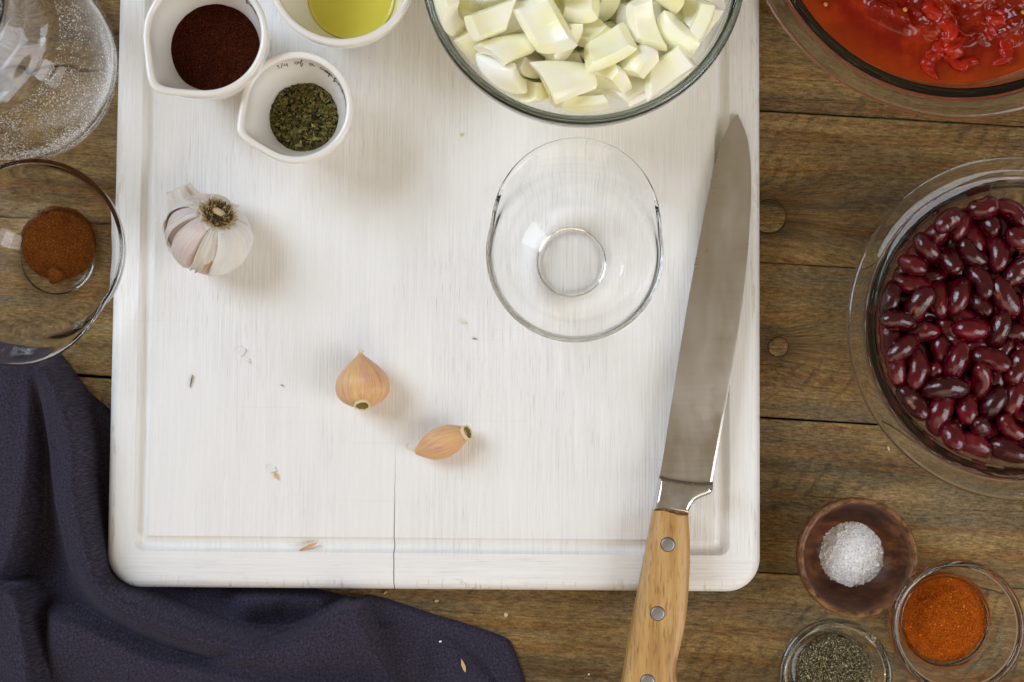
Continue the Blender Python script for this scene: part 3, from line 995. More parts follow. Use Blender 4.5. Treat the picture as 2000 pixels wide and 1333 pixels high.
prof = [(0, 0.001), (Rg * 0.72, 0.001), (Rg * 0.78, 0.0), (Rg * 0.81, 0.0002)] + [tuple(p) for p in jo] + rim_arc(Rg * 0.65 - 0.0015, 0.1403, 0.0015, 15, 165, 7) + [tuple(p) for p in ji]
V, F = lathe(prof, 160)
jug = thing("glass_jug", "round clear glass jug speckled with tiny bright bubbles, behind the bowl of brown spice", "glass jug", (xg, yg, 0))
link("jug_body", mesh("jug_body", V, F), glass_clear, jug)
g = np.random.default_rng(91)
pos = []
jin = np.array(ji)[::-1]
while len(pos) < 9000:
    th = g.uniform(-2.0, 0.7)
    z = g.uniform(0.012, 0.078)
    r = float(np.interp(z, np.array(jo)[:, 1], np.array(jo)[:, 0])) - 0.0031
    if mnoise.noise(Vector((math.cos(th) * 2.2, math.sin(th) * 2.2, z * 28))) + 0.62 < g.random() * 1.1:
        continue
    pos.append((r * math.cos(th), r * math.sin(th), z))
tag(link("bubbles", grains(np.array(pos), 0.00024, "oct", [(0.9, 0.9, 0.92), (0.85, 0.83, 0.78)], None, jit=0.3, seed=9), mat_attr("bubble_sparkle", 0.1, 0.8), jug), kind="stuff")  # the bubbles' glints are put into their whitish grain colour

# ------------------------------------------------------------------ crushed tomatoes
tx, ty = tomato_bowl.location[:2]
z0 = 0.058
tin = np.array(tomato_in)
rin = float(np.interp(z0, tin[:, 1], tin[:, 0])) - 0.0003
V, F = [], []
nr, ns = 190, 420
chunk_c = (0.006, 0.004)


def tom_h(x, y):
    r = math.hypot(x - chunk_c[0], y - chunk_c[1]) / rin
    k = max(0.0, min(1.0, (0.86 + 0.05 * fbm(x, y, 30, 2) - r) / 0.10))
    k = k * k * (3 - 2 * k)
    if k <= 0:
        return 0.0003 * fbm(x, y, 60, 1)
    a = 1 - abs(fbm(x + 0.004 * fbm(x, y, 60, 7), y, 34, 4.0, 2)) * 1.7
    b = fbm(x, y, 85, 9.0, 3)
    c = 1 - abs(fbm(x, y, 230, 1.0, 3)) * 1.8
    return 0.0003 * fbm(x, y, 60, 1) + k * (0.0022 + 0.0056 * max(a, -0.2) ** 2 * (1 if a > 0 else -1) + 0.0030 * b + 0.0007 * c)


V.append((0, 0, z0 + tom_h(0, 0)))
for i in range(1, nr + 1):
    for k in range(ns):
        th = 2 * math.pi * k / ns
        r = rin * i / nr
        xx, yy = r * math.cos(th), r * math.sin(th)
        V.append((xx, yy, z0 + tom_h(xx, yy) + (0.0006 * max(0, (i - nr + 3) / 3))))
for k in range(ns):
    F.append((0, 1 + k, 1 + (k + 1) % ns))
for i in range(nr - 1):
    for k in range(ns):
        a, b = 1 + i * ns, 1 + (i + 1) * ns
        F.append((a + k, b + k, b + (k + 1) % ns, a + (k + 1) % ns))
# the body of the sauce below its surface
deep = [(float(np.interp(zz, tin[:, 1], tin[:, 0])) - 0.0004, zz) for zz in (0.05, 0.035, 0.02, 0.011)] + [(0.03, 0.0075)]
for r, zz in deep:
    a = len(V) - ns
    for k in range(ns):
        th = 2 * math.pi * k / ns
        V.append((r * math.cos(th), r * math.sin(th), zz))
    for k in range(ns):
        F.append((a + k, a + ns + k, a + ns + (k + 1) % ns, a + (k + 1) % ns))
F.append(tuple(range(len(V) - ns, len(V)))[::-1])
tom = thing("crushed_tomatoes", "glossy red crushed tomatoes with soft chunks in the broad-rimmed glass bowl", "tomatoes", (tx, ty, 0))
link("sauce", mesh("sauce", V, F), mat_sauce(), tom)
chunk_m = mat_chunk()


def chunk_mesh(L, W, T, bend, seed):
    V, F = [], []
    nu, nv = 40, 22
    for i in range(nu):
        u = -1 + 2 * i / (nu - 1)
        prof_ = math.sqrt(max(0, 1 - abs(u) ** 2.6)) + 1e-3
        for k in range(nv):
            a = 2 * math.pi * k / nv
            nn = 1 + 0.5 * mnoise.fractal(Vector((u * 2.4 + seed, math.cos(a) * 1.1, math.sin(a) * 1.1 + seed * 2)), 0.8, 2.2, 4)
            V.append((u * L / 2, math.cos(a) * W / 2 * prof_ * nn + bend * (u * u - 0.3) * L + 0.08 * L * math.sin(seed + u * 4), math.sin(a) * T / 2 * prof_ * nn))
    for i in range(nu - 1):
        for k in range(nv):
            l = (k + 1) % nv
            F.append((i * nv + k, i * nv + l, (i + 1) * nv + l, (i + 1) * nv + k))
    return mesh("tomato_chunk", V, F)


tz = z0 + 0.0048
tomato_chunks = [(1838, 30, 95, 30, -70, 0.10), (1862, 78, 62, 40, -60, 0.1), (1828, 112, 66, 26, 75, -0.22), (1883, 118, 62, 20, -5, 0.05), (1970, 92, 66, 24, 68, 0.18),
                 (1945, 40, 60, 34, 50, -0.12)]
tomato_bits = [(1990, 40, 50, 28, -75, 0.15), (1900, 20, 44, 30, 10, 0.1), (1720, 40, 38, 22, 40, 0.1), (1790, 60, 44, 26, -40, 0.1),
                 (1740, 90, 34, 18, 20, 0.1), (1920, 80, 34, 22, 80, 0.1), (1800, 10, 40, 24, 15, -0.1), (1660, 15, 30, 18, 60, 0.1), (1760, 20, 34, 20, -20, 0.12), (1955, 8, 46, 24, 20, 0.1)]
for i, (px, py, L, W, ang, bend) in enumerate(tomato_chunks):
    xx, yy = at(px, py, tz)
    k = mm_px(tz)
    c = link("tomato_chunk", chunk_mesh(L * k * 1.2, W * k * 1.25, W * k * 0.7, bend, i * 1.7), chunk_m, tom, (xx - tx, yy - ty, tz - 0.0042 + tom_h(xx - tx, yy - ty) * 0.5))
    c.rotation_euler = (R(random.uniform(-12, 12)), R(random.uniform(-8, 8)), R(ang))
seed_m = mat_plain("tomato_seed", (0.55, 0.22, 0.03), 0.25, sss=0.3)
for px, py in ((1761, 25), (1612, 8), (1990, 30)):
    xx, yy = at(px, py, z0 + 0.002)
    sv, sf = lathe([(0, -0.0008), (0.0009, -0.0004), (0.0012, 0.0), (0.0009, 0.0005), (0, 0.0008)], 14, lambda th, r, z: (r * (1 + 0.3 * math.cos(th)), z))
    link("tomato_seed", mesh("tomato_seed", sv, sf), seed_m, tom, (xx - tx, yy - ty, z0 + 0.0012 + tom_h(xx - tx, yy - ty)))

#@@PIECES
# ------------------------------------------------------------------ kidney beans and onion pieces
def bean_mesh(L, W, T, bend, seed, wrinkle=0.0):
    V, F = [], []
    nu, nv = 18, 20
    V.append((-L / 2, bend * L * 0.25, 0))
    for i in range(1, nu):
        ph = math.pi * i / nu
        u = -math.cos(ph)
        s = math.sin(ph) ** 0.86
        for k in range(nv):
            a = 2 * math.pi * k / nv
            yy, zz = math.cos(a) * W / 2 * s, math.sin(a) * T / 2 * s
            yc = bend * L * (u * u - 0.35) * 0.7
            dent = 0.0
            if math.cos(a) > 0:
                dent = -0.16 * W * math.exp(-(u / 0.28) ** 2) * math.cos(a) ** 2
            nn = 1 + 0.07 * mnoise.noise(Vector((u * 1.6 + seed * 3, math.cos(a), math.sin(a) + seed))) + wrinkle * mnoise.noise(Vector((u * 7 + seed, math.cos(a) * 3, math.sin(a) * 3)))
            V.append((u * L / 2, (yy + dent) * nn + yc, zz * nn))
    V.append((L / 2, bend * L * 0.25, 0))
    for k in range(nv):
        F.append((0, 1 + (k + 1) % nv, 1 + k))
    for i in range(nu - 2):
        for k in range(nv):
            l = (k + 1) % nv
            a, b = 1 + i * nv, 1 + (i + 1) * nv
            F.append((a + k, a + l, b + l, b + k))
    a = 1 + (nu - 2) * nv
    for k in range(nv):
        F.append((a + k, a + (k + 1) % nv, len(V) - 1))
    return mesh("kidney_bean", V, F)


def bean_set():
    return [bean_mesh(0.0192, 0.0112, 0.0098, 0.07, 1.3, 0.02), bean_mesh(0.0178, 0.0112, 0.0104, 0.04, 2.9, 0.015), bean_mesh(0.0212, 0.0116, 0.0102, 0.13, 4.1, 0.03),
            bean_mesh(0.0162, 0.0108, 0.0102, 0.03, 5.7, 0.02), bean_mesh(0.0190, 0.0106, 0.0092, 0.14, 7.7, 0.06), bean_mesh(0.0140, 0.0102, 0.0096, 0.03, 8.8, 0.02)]


def onion_mesh(a, b, t, rad, skew, seed):
    """a square-cut piece of one onion layer: a patch of a thick curved shell"""
    g = random.Random(seed)
    nu, nv = 9, 8
    g_t = g.uniform(0.0, 0.7)
    c = [(-a / 2 * g.uniform(.7, 1), -b / 2), (a / 2 * g.uniform(.75, 1), -b / 2 * g.uniform(.55, 1)), (a / 2 * g.uniform(.35, 1) + skew, b / 2), (-a / 2 * g.uniform(.35, 1) + skew, b / 2 * g.uniform(.55, 1))]
    bm = bmesh.new()
    grid = {}
    for s in (0, 1):
        for i in range(nu):
            for k in range(nv):
                u, v = i / (nu - 1), k / (nv - 1)
                x = (1 - v) * ((1 - u) * c[0][0] + u * c[1][0]) + v * ((1 - u) * c[3][0] + u * c[2][0])
                y = (1 - v) * ((1 - u) * c[0][1] + u * c[1][1]) + v * ((1 - u) * c[3][1] + u * c[2][1])
                wob = 0.0003 * mnoise.noise(Vector((x * 160, y * 160, seed * 1.7)))
                tt = t * (1 - 0.45 * (2 * v - 1) ** 2 * g_t) * (1 - 0.25 * abs(2 * u - 1) ** 3)
                rr = rad + (tt if s else 0) + wob
                ax, ay = x / rad, y / (rad * 1.9)
                grid[s, i, k] = bm.verts.new((rr * math.sin(ax), rr * 1.0 * math.sin(ay) * 1.9 * math.cos(ax * 0.3), rr * math.cos(ax) * math.cos(ay) - rad - t / 2))
    for i in range(nu - 1):
        for k in range(nv - 1):
            bm.faces.new((grid[1, i, k], grid[1, i + 1, k], grid[1, i + 1, k + 1], grid[1, i, k + 1]))
            bm.faces.new((grid[0, i, k], grid[0, i, k + 1], grid[0, i + 1, k + 1], grid[0, i + 1, k]))
    loop = [(i, 0) for i in range(nu)] + [(nu - 1, k) for k in range(1, nv)] + [(i, nv - 1) for i in range(nu - 2, -1, -1)] + [(0, k) for k in range(nv - 2, 0, -1)]
    for p, q in zip(loop, loop[1:] + loop[:1]):
        bm.faces.new((grid[0, *p], grid[0, *q], grid[1, *q], grid[1, *p]))
    bmesh.ops.recalc_face_normals(bm, faces=bm.faces)
    ed = [e for e in bm.edges if e.calc_face_angle(0) > R(50)]
    bmesh.ops.bevel(bm, geom=ed, offset=0.00042, segments=2, affect="EDGES", profile=0.6)
    return bm_mesh("onion_piece", bm, True, 38)


def onion_set():
    return [onion_mesh(0.020, 0.018, 0.0095, 0.019, 0.003, 1), onion_mesh(0.016, 0.021, 0.0100, 0.016, -0.003, 2), onion_mesh(0.027, 0.015, 0.0085, 0.021, 0.004, 3),
            onion_mesh(0.017, 0.016, 0.0110, 0.018, 0.001, 4), onion_mesh(0.015, 0.022, 0.0078, 0.013, 0.002, 5), onion_mesh(0.029, 0.013, 0.0090, 0.022, -0.003, 6),
            onion_mesh(0.013, 0.014, 0.0100, 0.022, 0.002, 7), onion_mesh(0.022, 0.021, 0.0070, 0.018, 0.004, 8)]
#@@END
#@@TAIL
SETTLED = {
    "bean": [(1,491,212,292,67,-922,-379,51),(3,148,202,294,491,208,-123,-837),(1,318,30,290,438,-258,457,-730),(4,-213,-111,306,458,852,111,-230),(3,165,-40,289,719,-314,-219,580),(1,141,-306,293,809,107,-10,-578),(4,-544,171,390,111,132,928,329),(5,-5,-470,289,113,-18,107,988),(5,-543,179,285,496,-737,-385,248),(0,246,290,289,41,787,-612,-71),(0,-460,-61,292,500,87,142,850),(0,-46,64,288,145,-340,-871,323),(0,-631,-47,435,255,-682,629,-273),(3,-331,-287,298,154,-1,719,677),(5,516,-310,353,371,399,-593,-592),(4,-120,35,365,718,-467,113,-503),(2,-197,291,292,76,29,-79,994),(5,-133,-414,287,857,-342,132,-361),(2,569,117,306,203,-670,-710,-75),(5,-204,536,292,275,-955,73,79),(2,506,249,392,123,6,-45,-991),(4,123,358,284,157,-483,-822,256),(1,-358,452,295,872,-384,-32,302),(4,18,435,284,616,-260,269,-693),(1,-584,-42,317,531,218,-374,728),(5,358,-227,289,257,-10,118,959),(1,199,-306,384,124,440,-45,888),(4,384,-442,303,176,262,-88,-945),(2,457,-7,375,511,-830,183,-127),(4,22,-309,289,667,64,70,739),(2,85,-566,289,259,-963,-75,12),(2,-69,-304,290,708,-230,204,-636),(1,24,-69,289,516,-850,89,-58),(1,-175,186,289,75,-116,-846,514),(0,455,63,287,854,-336,150,-368),(5,-83,378,286,272,-592,685,-327),(5,438,-318,285,518,-688,-412,298),(3,470,-404,420,859,20,-153,489),(0,356,187,427,180,670,664,-280),(5,-167,-84,400,120,963,228,77),(4,419,-216,366,174,-611,-728,258),(0,129,-446,288,351,-893,254,-122),(4,-9,564,378,629,-128,0,766),(1,-368,499,411,532,-710,-458,42),(2,330,-447,378,489,-668,398,-396),(5,-403,-28,361,454,-45,-218,863),(3,375,275,303,123,-243,-574,-772),(5,478,331,310,459,-575,576,356),(4,-371,291,368,42,81,-895,437),(1,227,109,289,362,-591,-618,372),(1,-189,-241,291,233,-791,540,-168),(0,-59,-429,366,312,-93,76,-942),(1,-252,-196,386,221,525,-230,-789),(2,205,-192,318,702,-363,505,-346),(1,82,-172,303,961,45,228,148),(4,-588,-222,445,251,-614,-738,122),(5,-331,352,285,142,-156,653,-727),(4,247,-62,379,758,27,-352,-548),(5,256,-398,285,572,-663,350,-333),(4,-374,36,296,930,352,-100,-31),(5,43,578,290,14,24,997,-76),(2,-351,-180,288,511,-852,-95,57),(5,-326,-66,285,636,-712,-235,182),(3,-543,64,296,630,752,31,193),(3,97,-367,371,910,-394,-13,-129),(5,419,-42,285,638,-665,265,-284),(5,262,-114,285,515,-671,418,-332),(2,162,468,293,64,952,-297,-46),(4,-571,-151,374,178,757,562,281),(1,111,275,380,447,-300,-275,796),(1,122,559,365,454,-794,-135,381),(5,280,428,363,231,-9,344,-910),(0,548,-66,289,10,-883,-468,39),(4,611,44,373,165,-709,-678,-95),(1,255,-503,330,769,254,476,-343),(1,-466,319,292,62,-584,807,-64),(3,-584,71,392,157,162,583,781),(4,-408,144,287,984,-145,-49,88),(4,348,-98,319,544,21,-519,659),(1,331,174,310,76,306,-161,935),(1,-203,424,298,830,438,-260,-227),(1,162,381,371,438,-22,-166,883),(3,570,-280,446,332,-364,786,-374),(2,-27,-148,397,213,-728,-631,-161),(1,-458,-144,377,185,-778,598,45),(2,162,2,393,599,-136,-142,-776),(0,357,384,289,34,-44,-954,296),(3,-177,-362,366,261,-339,578,-695),(3,-295,190,356,179,-845,-479,158),(5,331,-18,434,699,-116,-563,-426),(5,424,435,358,913,-133,1,-385),(3,315,-321,293,390,-25,70,918),(0,-57,117,376,502,-266,-95,818),(5,-55,-149,286,416,-890,168,-86),(4,-438,-375,287,399,-34,-195,895),(0,96,-132,392,39,-927,343,-150),(5,-186,-574,363,96,161,982,31),(0,491,-201,289,48,242,967,67),(5,-362,247,286,2,13,-905,425),(5,173,153,373,261,-262,664,-650),(2,-70,518,313,259,626,729,-98),(5,-439,200,353,260,-185,419,850),(3,20,-11,391,299,134,904,-273),(1,-245,97,289,73,-85,-773,624),(2,376,353,421,269,533,692,405),(1,74,-608,386,55,25,106,-993),(1,245,-573,416,209,-14,718,-664),(0,295,-212,370,189,-679,-671,231),(1,265,280,387,23,-580,812,-62),(2,110,-488,388,281,111,-127,945),(2,-111,-395,465,373,-233,805,-398),(5,578,171,414,87,-174,798,-570),(1,-69,-284,413,381,-583,714,-70),(0,423,257,502,28,-956,-289,35),(4,-118,248,390,262,-119,953,98),(0,-100,573,403,231,-552,-179,781),(2,70,51,330,166,-789,441,395),(2,-390,-273,408,45,-626,-619,-472),(5,-114,-31,286,620,-429,341,-561),(2,-166,136,413,194,-328,-90,920),(2,-506,-199,294,807,61,-49,-586),(1,-246,-493,294,989,-70,-14,129),(2,-326,-430,355,285,853,288,327),(1,383,-108,424,83,-266,541,-793),(5,-112,339,373,99,-16,872,-480),(1,32,404,389,379,450,-647,-484),(2,-38,261,308,580,-106,422,-689),(0,-602,37,514,107,42,-598,793),(5,-538,283,366,503,618,287,532),(4,-365,161,445,161,-722,-576,349),(5,225,-559,515,274,-612,-637,381),(0,-516,-384,457,380,208,451,780),(5,-242,-376,288,490,69,-80,-865),(1,-421,84,380,157,983,90,3),(2,-44,-634,441,6,-312,-399,863),(5,-128,-539,296,678,420,28,602),(1,-354,-133,412,172,-708,680,79),(2,-472,-19,439,546,-808,-156,-156),(0,-482,121,478,194,-825,-519,-111),(0,55,311,470,258,297,-538,-745),(4,-244,557,443,372,-386,405,-741),(4,-278,482,366,183,-736,593,-271),(4,-503,-299,375,8,744,638,198),(1,99,106,451,672,-115,-118,722),(5,202,321,450,703,-496,-418,293),(3,-280,-512,391,574,-743,-317,131),(2,-57,404,447,138,-708,611,-326),(4,297,501,295,95,245,895,361),(3,-214,-8,320,681,446,-490,312),(4,-501,239,440,922,-378,72,-45),(5,-457,386,380,674,-211,-90,-702),(0,-296,-23,395,373,312,660,572),(5,488,360,424,49,469,-758,451),(5,232,18,452,223,386,-518,730),(1,66,-259,381,79,-86,858,-500),(4,323,534,420,70,-640,-326,-692),(1,495,-67,472,852,291,262,-347),(4,218,533,383,767,213,57,603),(4,446,-268,462,358,37,-913,-191),(2,89,474,468,268,52,-944,185),(2,530,-167,376,36,-374,-900,221),(5,-240,335,388,166,545,-808,152),(5,54,251,291,309,559,-654,-406),(3,-436,431,469,206,-399,-771,451),(0,-61,0,467,439,-395,651,-476),(2,-159,482,385,239,-472,-750,398),(2,-264,179,455,332,-456,492,-663),(2,572,12,462,82,349,872,333),(0,-33,-552,353,275,797,392,368),(3,328,-217,471,83,-327,-533,-776),(4,441,467,450,97,-295,-555,771),(5,-318,-563,488,37,-615,-703,355),(2,-501,-205,472,78,-704,686,-166),(4,-135,-521,450,285,-241,-846,-380),(0,-3,-521,464,1,372,924,89),(2,578,-152,487,97,-202,907,-357),(5,602,-99,383,774,387,-456,-207),(5,124,-639,474,48,-154,491,-856),(3,279,-312,455,541,674,-49,-501),(0,584,280,475,724,-444,213,-483),(5,26,140,292,159,-110,-956,-221),(2,-370,-448,440,376,-697,-588,165),(2,-335,366,427,311,-391,168,850),(0,35,200,379,887,-255,245,-298),(5,212,-408,399,693,-464,363,417),(3,627,86,484,342,62,262,900),(5,-242,75,397,111,259,959,-16),(0,-114,-162,477,181,-105,200,957),(2,461,119,380,907,-293,-18,-302),(2,364,-352,517,147,-262,-902,-310),(5,308,314,478,812,-103,87,-568),(4,-209,-607,446,149,-147,-383,900),(3,-261,-300,413,982,102,55,146),(5,388,-340,377,102,-325,-940,19),(4,-159,248,475,485,-196,-45,851),(5,-430,-409,378,583,252,-77,-768),(2,25,613,462,192,918,-338,-75),(3,-231,-419,466,686,-111,-51,-717),(2,-298,-180,486,583,-567,-520,260),(2,407,398,518,967,-28,39,-250),(1,270,-439,482,565,-289,-579,512),(1,307,92,385,12,83,871,-484),(1,27,-204,472,322,433,-795,-279),(3,-336,565,521,446,829,315,123),(0,473,161,476,451,50,-182,-872),(1,-202,-4,466,77,46,-752,653),(4,-163,-274,480,78,743,-547,-378),(2,169,578,465,57,-831,491,-256),(4,-632,158,469,592,-542,-358,478),(1,-143,-192,373,455,-624,-264,578),(0,381,-505,478,216,-486,760,-373),(2,-356,-315,502,551,-833,-50,-32),(5,-139,638,482,937,319,-23,140),(3,245,450,453,231,-937,-258,-45),(2,202,198,467,867,-419,203,-178),(0,-22,167,470,865,-103,126,-475),(1,125,-387,484,508,537,479,474),(4,-190,399,456,932,20,67,-357),(5,200,-210,451,777,324,537,-54),(2,-583,-106,522,557,-771,-188,243),(5,130,-532,477,4,-931,215,296),(3,-509,337,464,149,-246,-497,818),(1,17,-366,451,180,-822,-538,52)],
    "onion": [(3,253,512,330,257,-764,-462,-371),(7,-155,208,369,399,624,-654,156),(2,-5,357,312,24,990,74,-118),(0,223,56,310,4,-849,-528,-37),(6,-270,-285,335,293,667,-176,661),(3,-375,-224,350,662,449,439,409),(6,-192,-360,329,26,179,-586,-790),(2,-194,354,312,133,-285,949,18),(4,60,272,374,96,-57,919,378),(2,-264,172,308,689,-592,-204,-365),(5,326,-173,357,201,881,-303,301),(0,364,265,337,529,7,-3,-849),(5,150,-291,306,67,816,-573,-44),(1,-37,-128,400,276,-501,600,-559),(4,-401,0,338,804,-118,-580,-61),(2,-270,-160,355,650,697,-203,-223),(0,252,-71,515,600,651,-452,106),(2,-220,496,361,152,94,-488,-854),(0,-335,-450,394,881,-145,440,94),(6,85,632,429,229,-213,816,487),(2,93,-208,506,352,821,216,394),(3,-95,-331,407,91,-871,-309,-372),(5,-495,-400,419,528,451,-715,79),(6,-532,4,296,556,295,-591,505),(3,-195,-23,328,857,-12,-14,514),(1,538,-87,688,138,-461,858,182),(3,232,-267,443,951,-6,146,273),(0,-469,91,476,753,459,-62,-468),(7,474,353,396,711,508,-115,-472),(4,-8,-287,319,279,-297,912,46),(4,-204,-200,495,269,-856,399,188),(2,111,-47,338,589,-628,-302,-409),(2,-92,93,508,41,862,457,-215),(1,-386,280,539,50,-119,-117,-985),(6,534,207,374,86,901,124,-407),(6,-374,508,408,259,496,-767,-314),(0,-411,213,360,129,924,-9,359),(6,-188,-383,469,382,-682,624,0),(6,-514,168,331,164,296,-569,-750),(1,15,215,603,961,-159,197,108),(3,-301,-96,474,150,371,-916,-15),(3,-264,-611,496,4,280,783,-555),(5,554,-12,344,375,-619,-401,561),(6,75,-305,448,573,-492,-530,-386),(2,-659,207,577,132,-723,530,-423),(2,103,68,433,801,-563,-82,-188),(4,353,-371,330,164,-18,-7,-986),(4,-607,115,488,11,-943,127,-307),(7,-10,518,315,98,-803,-580,98),(1,-557,-76,441,156,950,57,266),(1,126,-470,343,242,-297,41,923),(0,-472,514,563,202,278,-760,-552),(1,-173,6,454,603,-407,605,323),(5,-525,-144,324,294,595,744,74),(1,590,38,451,41,-166,957,-236),(5,-441,396,344,372,-817,151,414),(1,444,-367,551,273,550,266,-743),(4,-571,-249,511,453,-853,-213,-149),(7,636,-232,480,91,-768,406,-487),(2,-192,345,445,758,-466,-298,-344),(6,278,106,436,398,117,-874,251),(5,443,36,305,8,-917,-394,63),(2,451,-92,482,569,57,118,812),(6,-522,247,423,595,-575,-367,-426),(2,340,421,471,853,299,168,393),(6,482,-232,470,229,955,-47,180),(7,-152,-368,611,152,-467,859,-145),(7,294,-258,519,195,-618,-759,60),(4,458,-212,339,917,12,-327,228),(3,-681,-76,554,81,738,-23,-669),(1,-314,-447,511,287,874,215,-327),(1,-413,-570,589,464,699,173,-517),(3,-236,197,574,166,-839,-363,369),(0,360,-439,444,271,-788,-106,-543),(5,399,206,634,135,-919,-250,-274),(7,192,323,390,40,756,-269,-596),(2,472,501,568,781,151,-65,-603),(3,-398,392,611,348,796,-495,-20),(2,566,-253,578,8,-845,248,-474),(7,395,95,493,357,872,89,-323),(5,42,18,577,931,-284,228,25),(2,-50,-122,720,55,405,-366,836),(5,173,128,525,170,490,838,-169),(1,-18,453,460,251,883,-177,-355),(6,4,-620,391,372,866,333,-1),(6,-565,349,523,220,-615,740,-158),(6,109,458,385,774,-216,-546,236),(1,-36,-199,622,49,-51,980,-183),(5,23,76,314,58,-972,-90,207),(7,-389,-232,515,145,-978,-118,-88),(0,-196,455,480,240,682,-669,174),(5,80,-533,547,292,-158,802,496),(0,405,263,511,619,708,295,-168),(1,-118,-479,352,602,35,200,772),(7,148,564,524,729,107,335,587),(7,15,-699,531,448,556,-523,466),(3,527,-26,586,5,-50,-981,-188),(3,-539,-385,584,214,29,417,-883),(3,-376,524,675,380,-98,-864,316),(4,580,217,515,683,-259,-399,-555),(7,126,433,605,671,-42,-222,-707),(4,-150,32,675,112,827,547,-65),(4,-202,-355,716,5,975,222,22),(3,439,-338,413,45,-406,912,27),(3,-562,12,679,289,549,748,237),(0,90,-414,468,437,-384,-670,-461),(2,589,305,577,451,-829,-27,-329),(4,525,421,677,283,-175,-922,196),(2,-70,-510,456,449,478,-382,651),(5,189,285,523,168,929,-267,195),(7,-8,-326,565,251,915,315,22),(4,100,675,665,34,328,-776,538),(4,675,-64,602,5,-975,73,-211),(7,-118,-591,498,510,-854,19,104),(4,-467,208,622,124,126,981,-78),(3,-252,488,626,446,886,56,-108),(0,-231,325,668,808,-487,-221,-247),(1,-15,352,677,242,716,256,-603),(0,-692,-221,692,675,35,-718,165),(0,-543,269,725,118,-339,-933,-10),(6,312,398,575,839,-447,-293,105),(2,-59,569,560,338,672,636,-171),(4,140,-14,671,221,-820,-14,-528),(0,-351,379,768,46,775,-610,159),(5,386,-562,600,53,350,-935,-14),(4,-278,-66,638,743,-160,40,649),(2,326,320,661,306,-891,-315,117),(0,229,-572,486,790,-282,-343,-422),(5,290,620,730,155,127,980,7),(5,-505,-70,570,5,-580,789,-201),(5,222,-463,555,269,-551,242,753),(5,-202,607,421,393,-878,91,257),(2,-362,132,685,179,-847,322,-385),(4,-334,-276,616,8,616,783,89),(5,-208,643,617,212,947,184,-160),(0,393,-151,645,604,459,-629,172),(7,-356,-135,691,147,767,606,151),(6,278,551,526,297,605,-675,-300),(6,-620,379,640,262,858,-411,161),(1,217,522,647,375,904,165,-123),(1,593,168,670,327,-273,817,389),(7,-88,-575,679,829,-187,124,-512),(4,105,-443,671,96,830,-533,133),(1,144,186,668,242,590,-68,-767),(4,-134,671,713,374,-631,-677,65),(2,-734,19,682,654,-239,-691,195),(6,201,657,557,572,-796,154,125),(7,-80,172,727,71,367,896,-240),(7,-382,-421,696,836,-336,-163,-403),(5,306,-335,626,63,835,-522,-160),(5,28,528,662,694,-637,328,-75),(5,-437,-300,717,107,-966,-225,70),(2,391,592,664,458,114,685,555)],
}

def settled(data, meshes, root, name, mat, words, noun, cat, group, r_out, z_top, swell, lift=0.0, cut=34):
    """lay each piece where it came to rest in its bowl (kind, position in 0.1 mm, turn), if the picture can show it"""
    bx, by, bz = root.location
    bz += lift
    for q in data:
        pos = Vector((bx + q[1] * 1e-4, by + q[2] * 1e-4, bz + q[3] * 1e-4))
        d = pos - Vector(CAM)
        yv, zv = d.y * ct + d.z * st, -(d.z * ct - d.y * st)
        px, py = 1000 + FPX * d.x / zv, 666.5 - FPX * yv / zv
        if px > 2000 + cut or py < -cut:
            continue
        o = link(name, meshes[q[0]], None, None, pos)
        o.rotation_mode = "QUATERNION"
        o.rotation_quaternion = Quaternion([c / 1000 for c in q[4:8]]).normalized()
        gs = random.Random(int(q[1] * 7 + q[2] * 13 + q[3]))
        o.scale = (gs.uniform(*swell),) * 3
        # where it lies in its heap: against which side of the glass, or how far in, and how high
        rr = math.hypot(q[1], q[2]) * 1e-4
        ang = math.degrees(math.atan2(q[2], q[1])) % 360
        side = ["right", "upper right", "upper", "upper left", "left", "lower left", "lower", "lower right"][int((ang + 22.5) // 45) % 8]
        where = ("against the %s glass" if rr > r_out * 0.78 else "in the %s part of the heap") % side if rr > r_out * 0.34 else "at the middle of the heap"
        deep = "top" if q[3] * 1e-4 > z_top else "deeper"
        tag(o, "%s %s %s, %s layer" % (words[q[0]], noun, where, deep), cat, group)


beans, onions = bean_set(), onion_set()
bm_, om_ = mat_bean(), mat_onion()
for m_ in beans:
    m_.materials.append(bm_)
for m_ in onions:
    m_.materials.append(om_)
settled(SETTLED["bean"], beans, bean_bowl, "kidney_bean", bm_, ["long dark red", "plump dark red", "longest dark red", "short plump red", "creased curved red", "smallest round red"],
        "kidney bean", "kidney bean", "kidney beans in the wide-rimmed glass bowl", 0.070, 0.044, (1.0, 1.24))
settled(SETTLED["onion"], onions, onion_bowl, "onion_piece", om_, ["broad pale", "deep pale", "long bowed", "thick squarish", "narrow hooped", "longest bowed", "small blocky", "broad thin"],
        "onion piece", "onion piece", "chopped onion in the large glass bowl", 0.072, 0.058, (0.93, 1.13), 0.008)
# the beans packed deeper down, seen only as a dark mass between those on top
bi = np.array(bean_in)
V, F = lathe([(0, 0.0070), (0.036, 0.0075)] + [(float(np.interp(z, bi[:, 1], bi[:, 0])) - 0.0012, z) for z in (0.012, 0.018, 0.024, 0.0275)] + [(0.060, 0.0285), (0.03, 0.0285), (0, 0.0285)], 72,
             lambda th, r, z: (r, z + 0.0022 * mnoise.noise(Vector((r * math.cos(th) * 110, r * math.sin(th) * 110, 0))) * (z > 0.02)))
tag(link("packed_beans", mesh("packed_beans", V, F), bm_, None, bean_bowl.location), "dark mass of beans packed beneath the topmost kidney beans", "beans", None, "stuff")

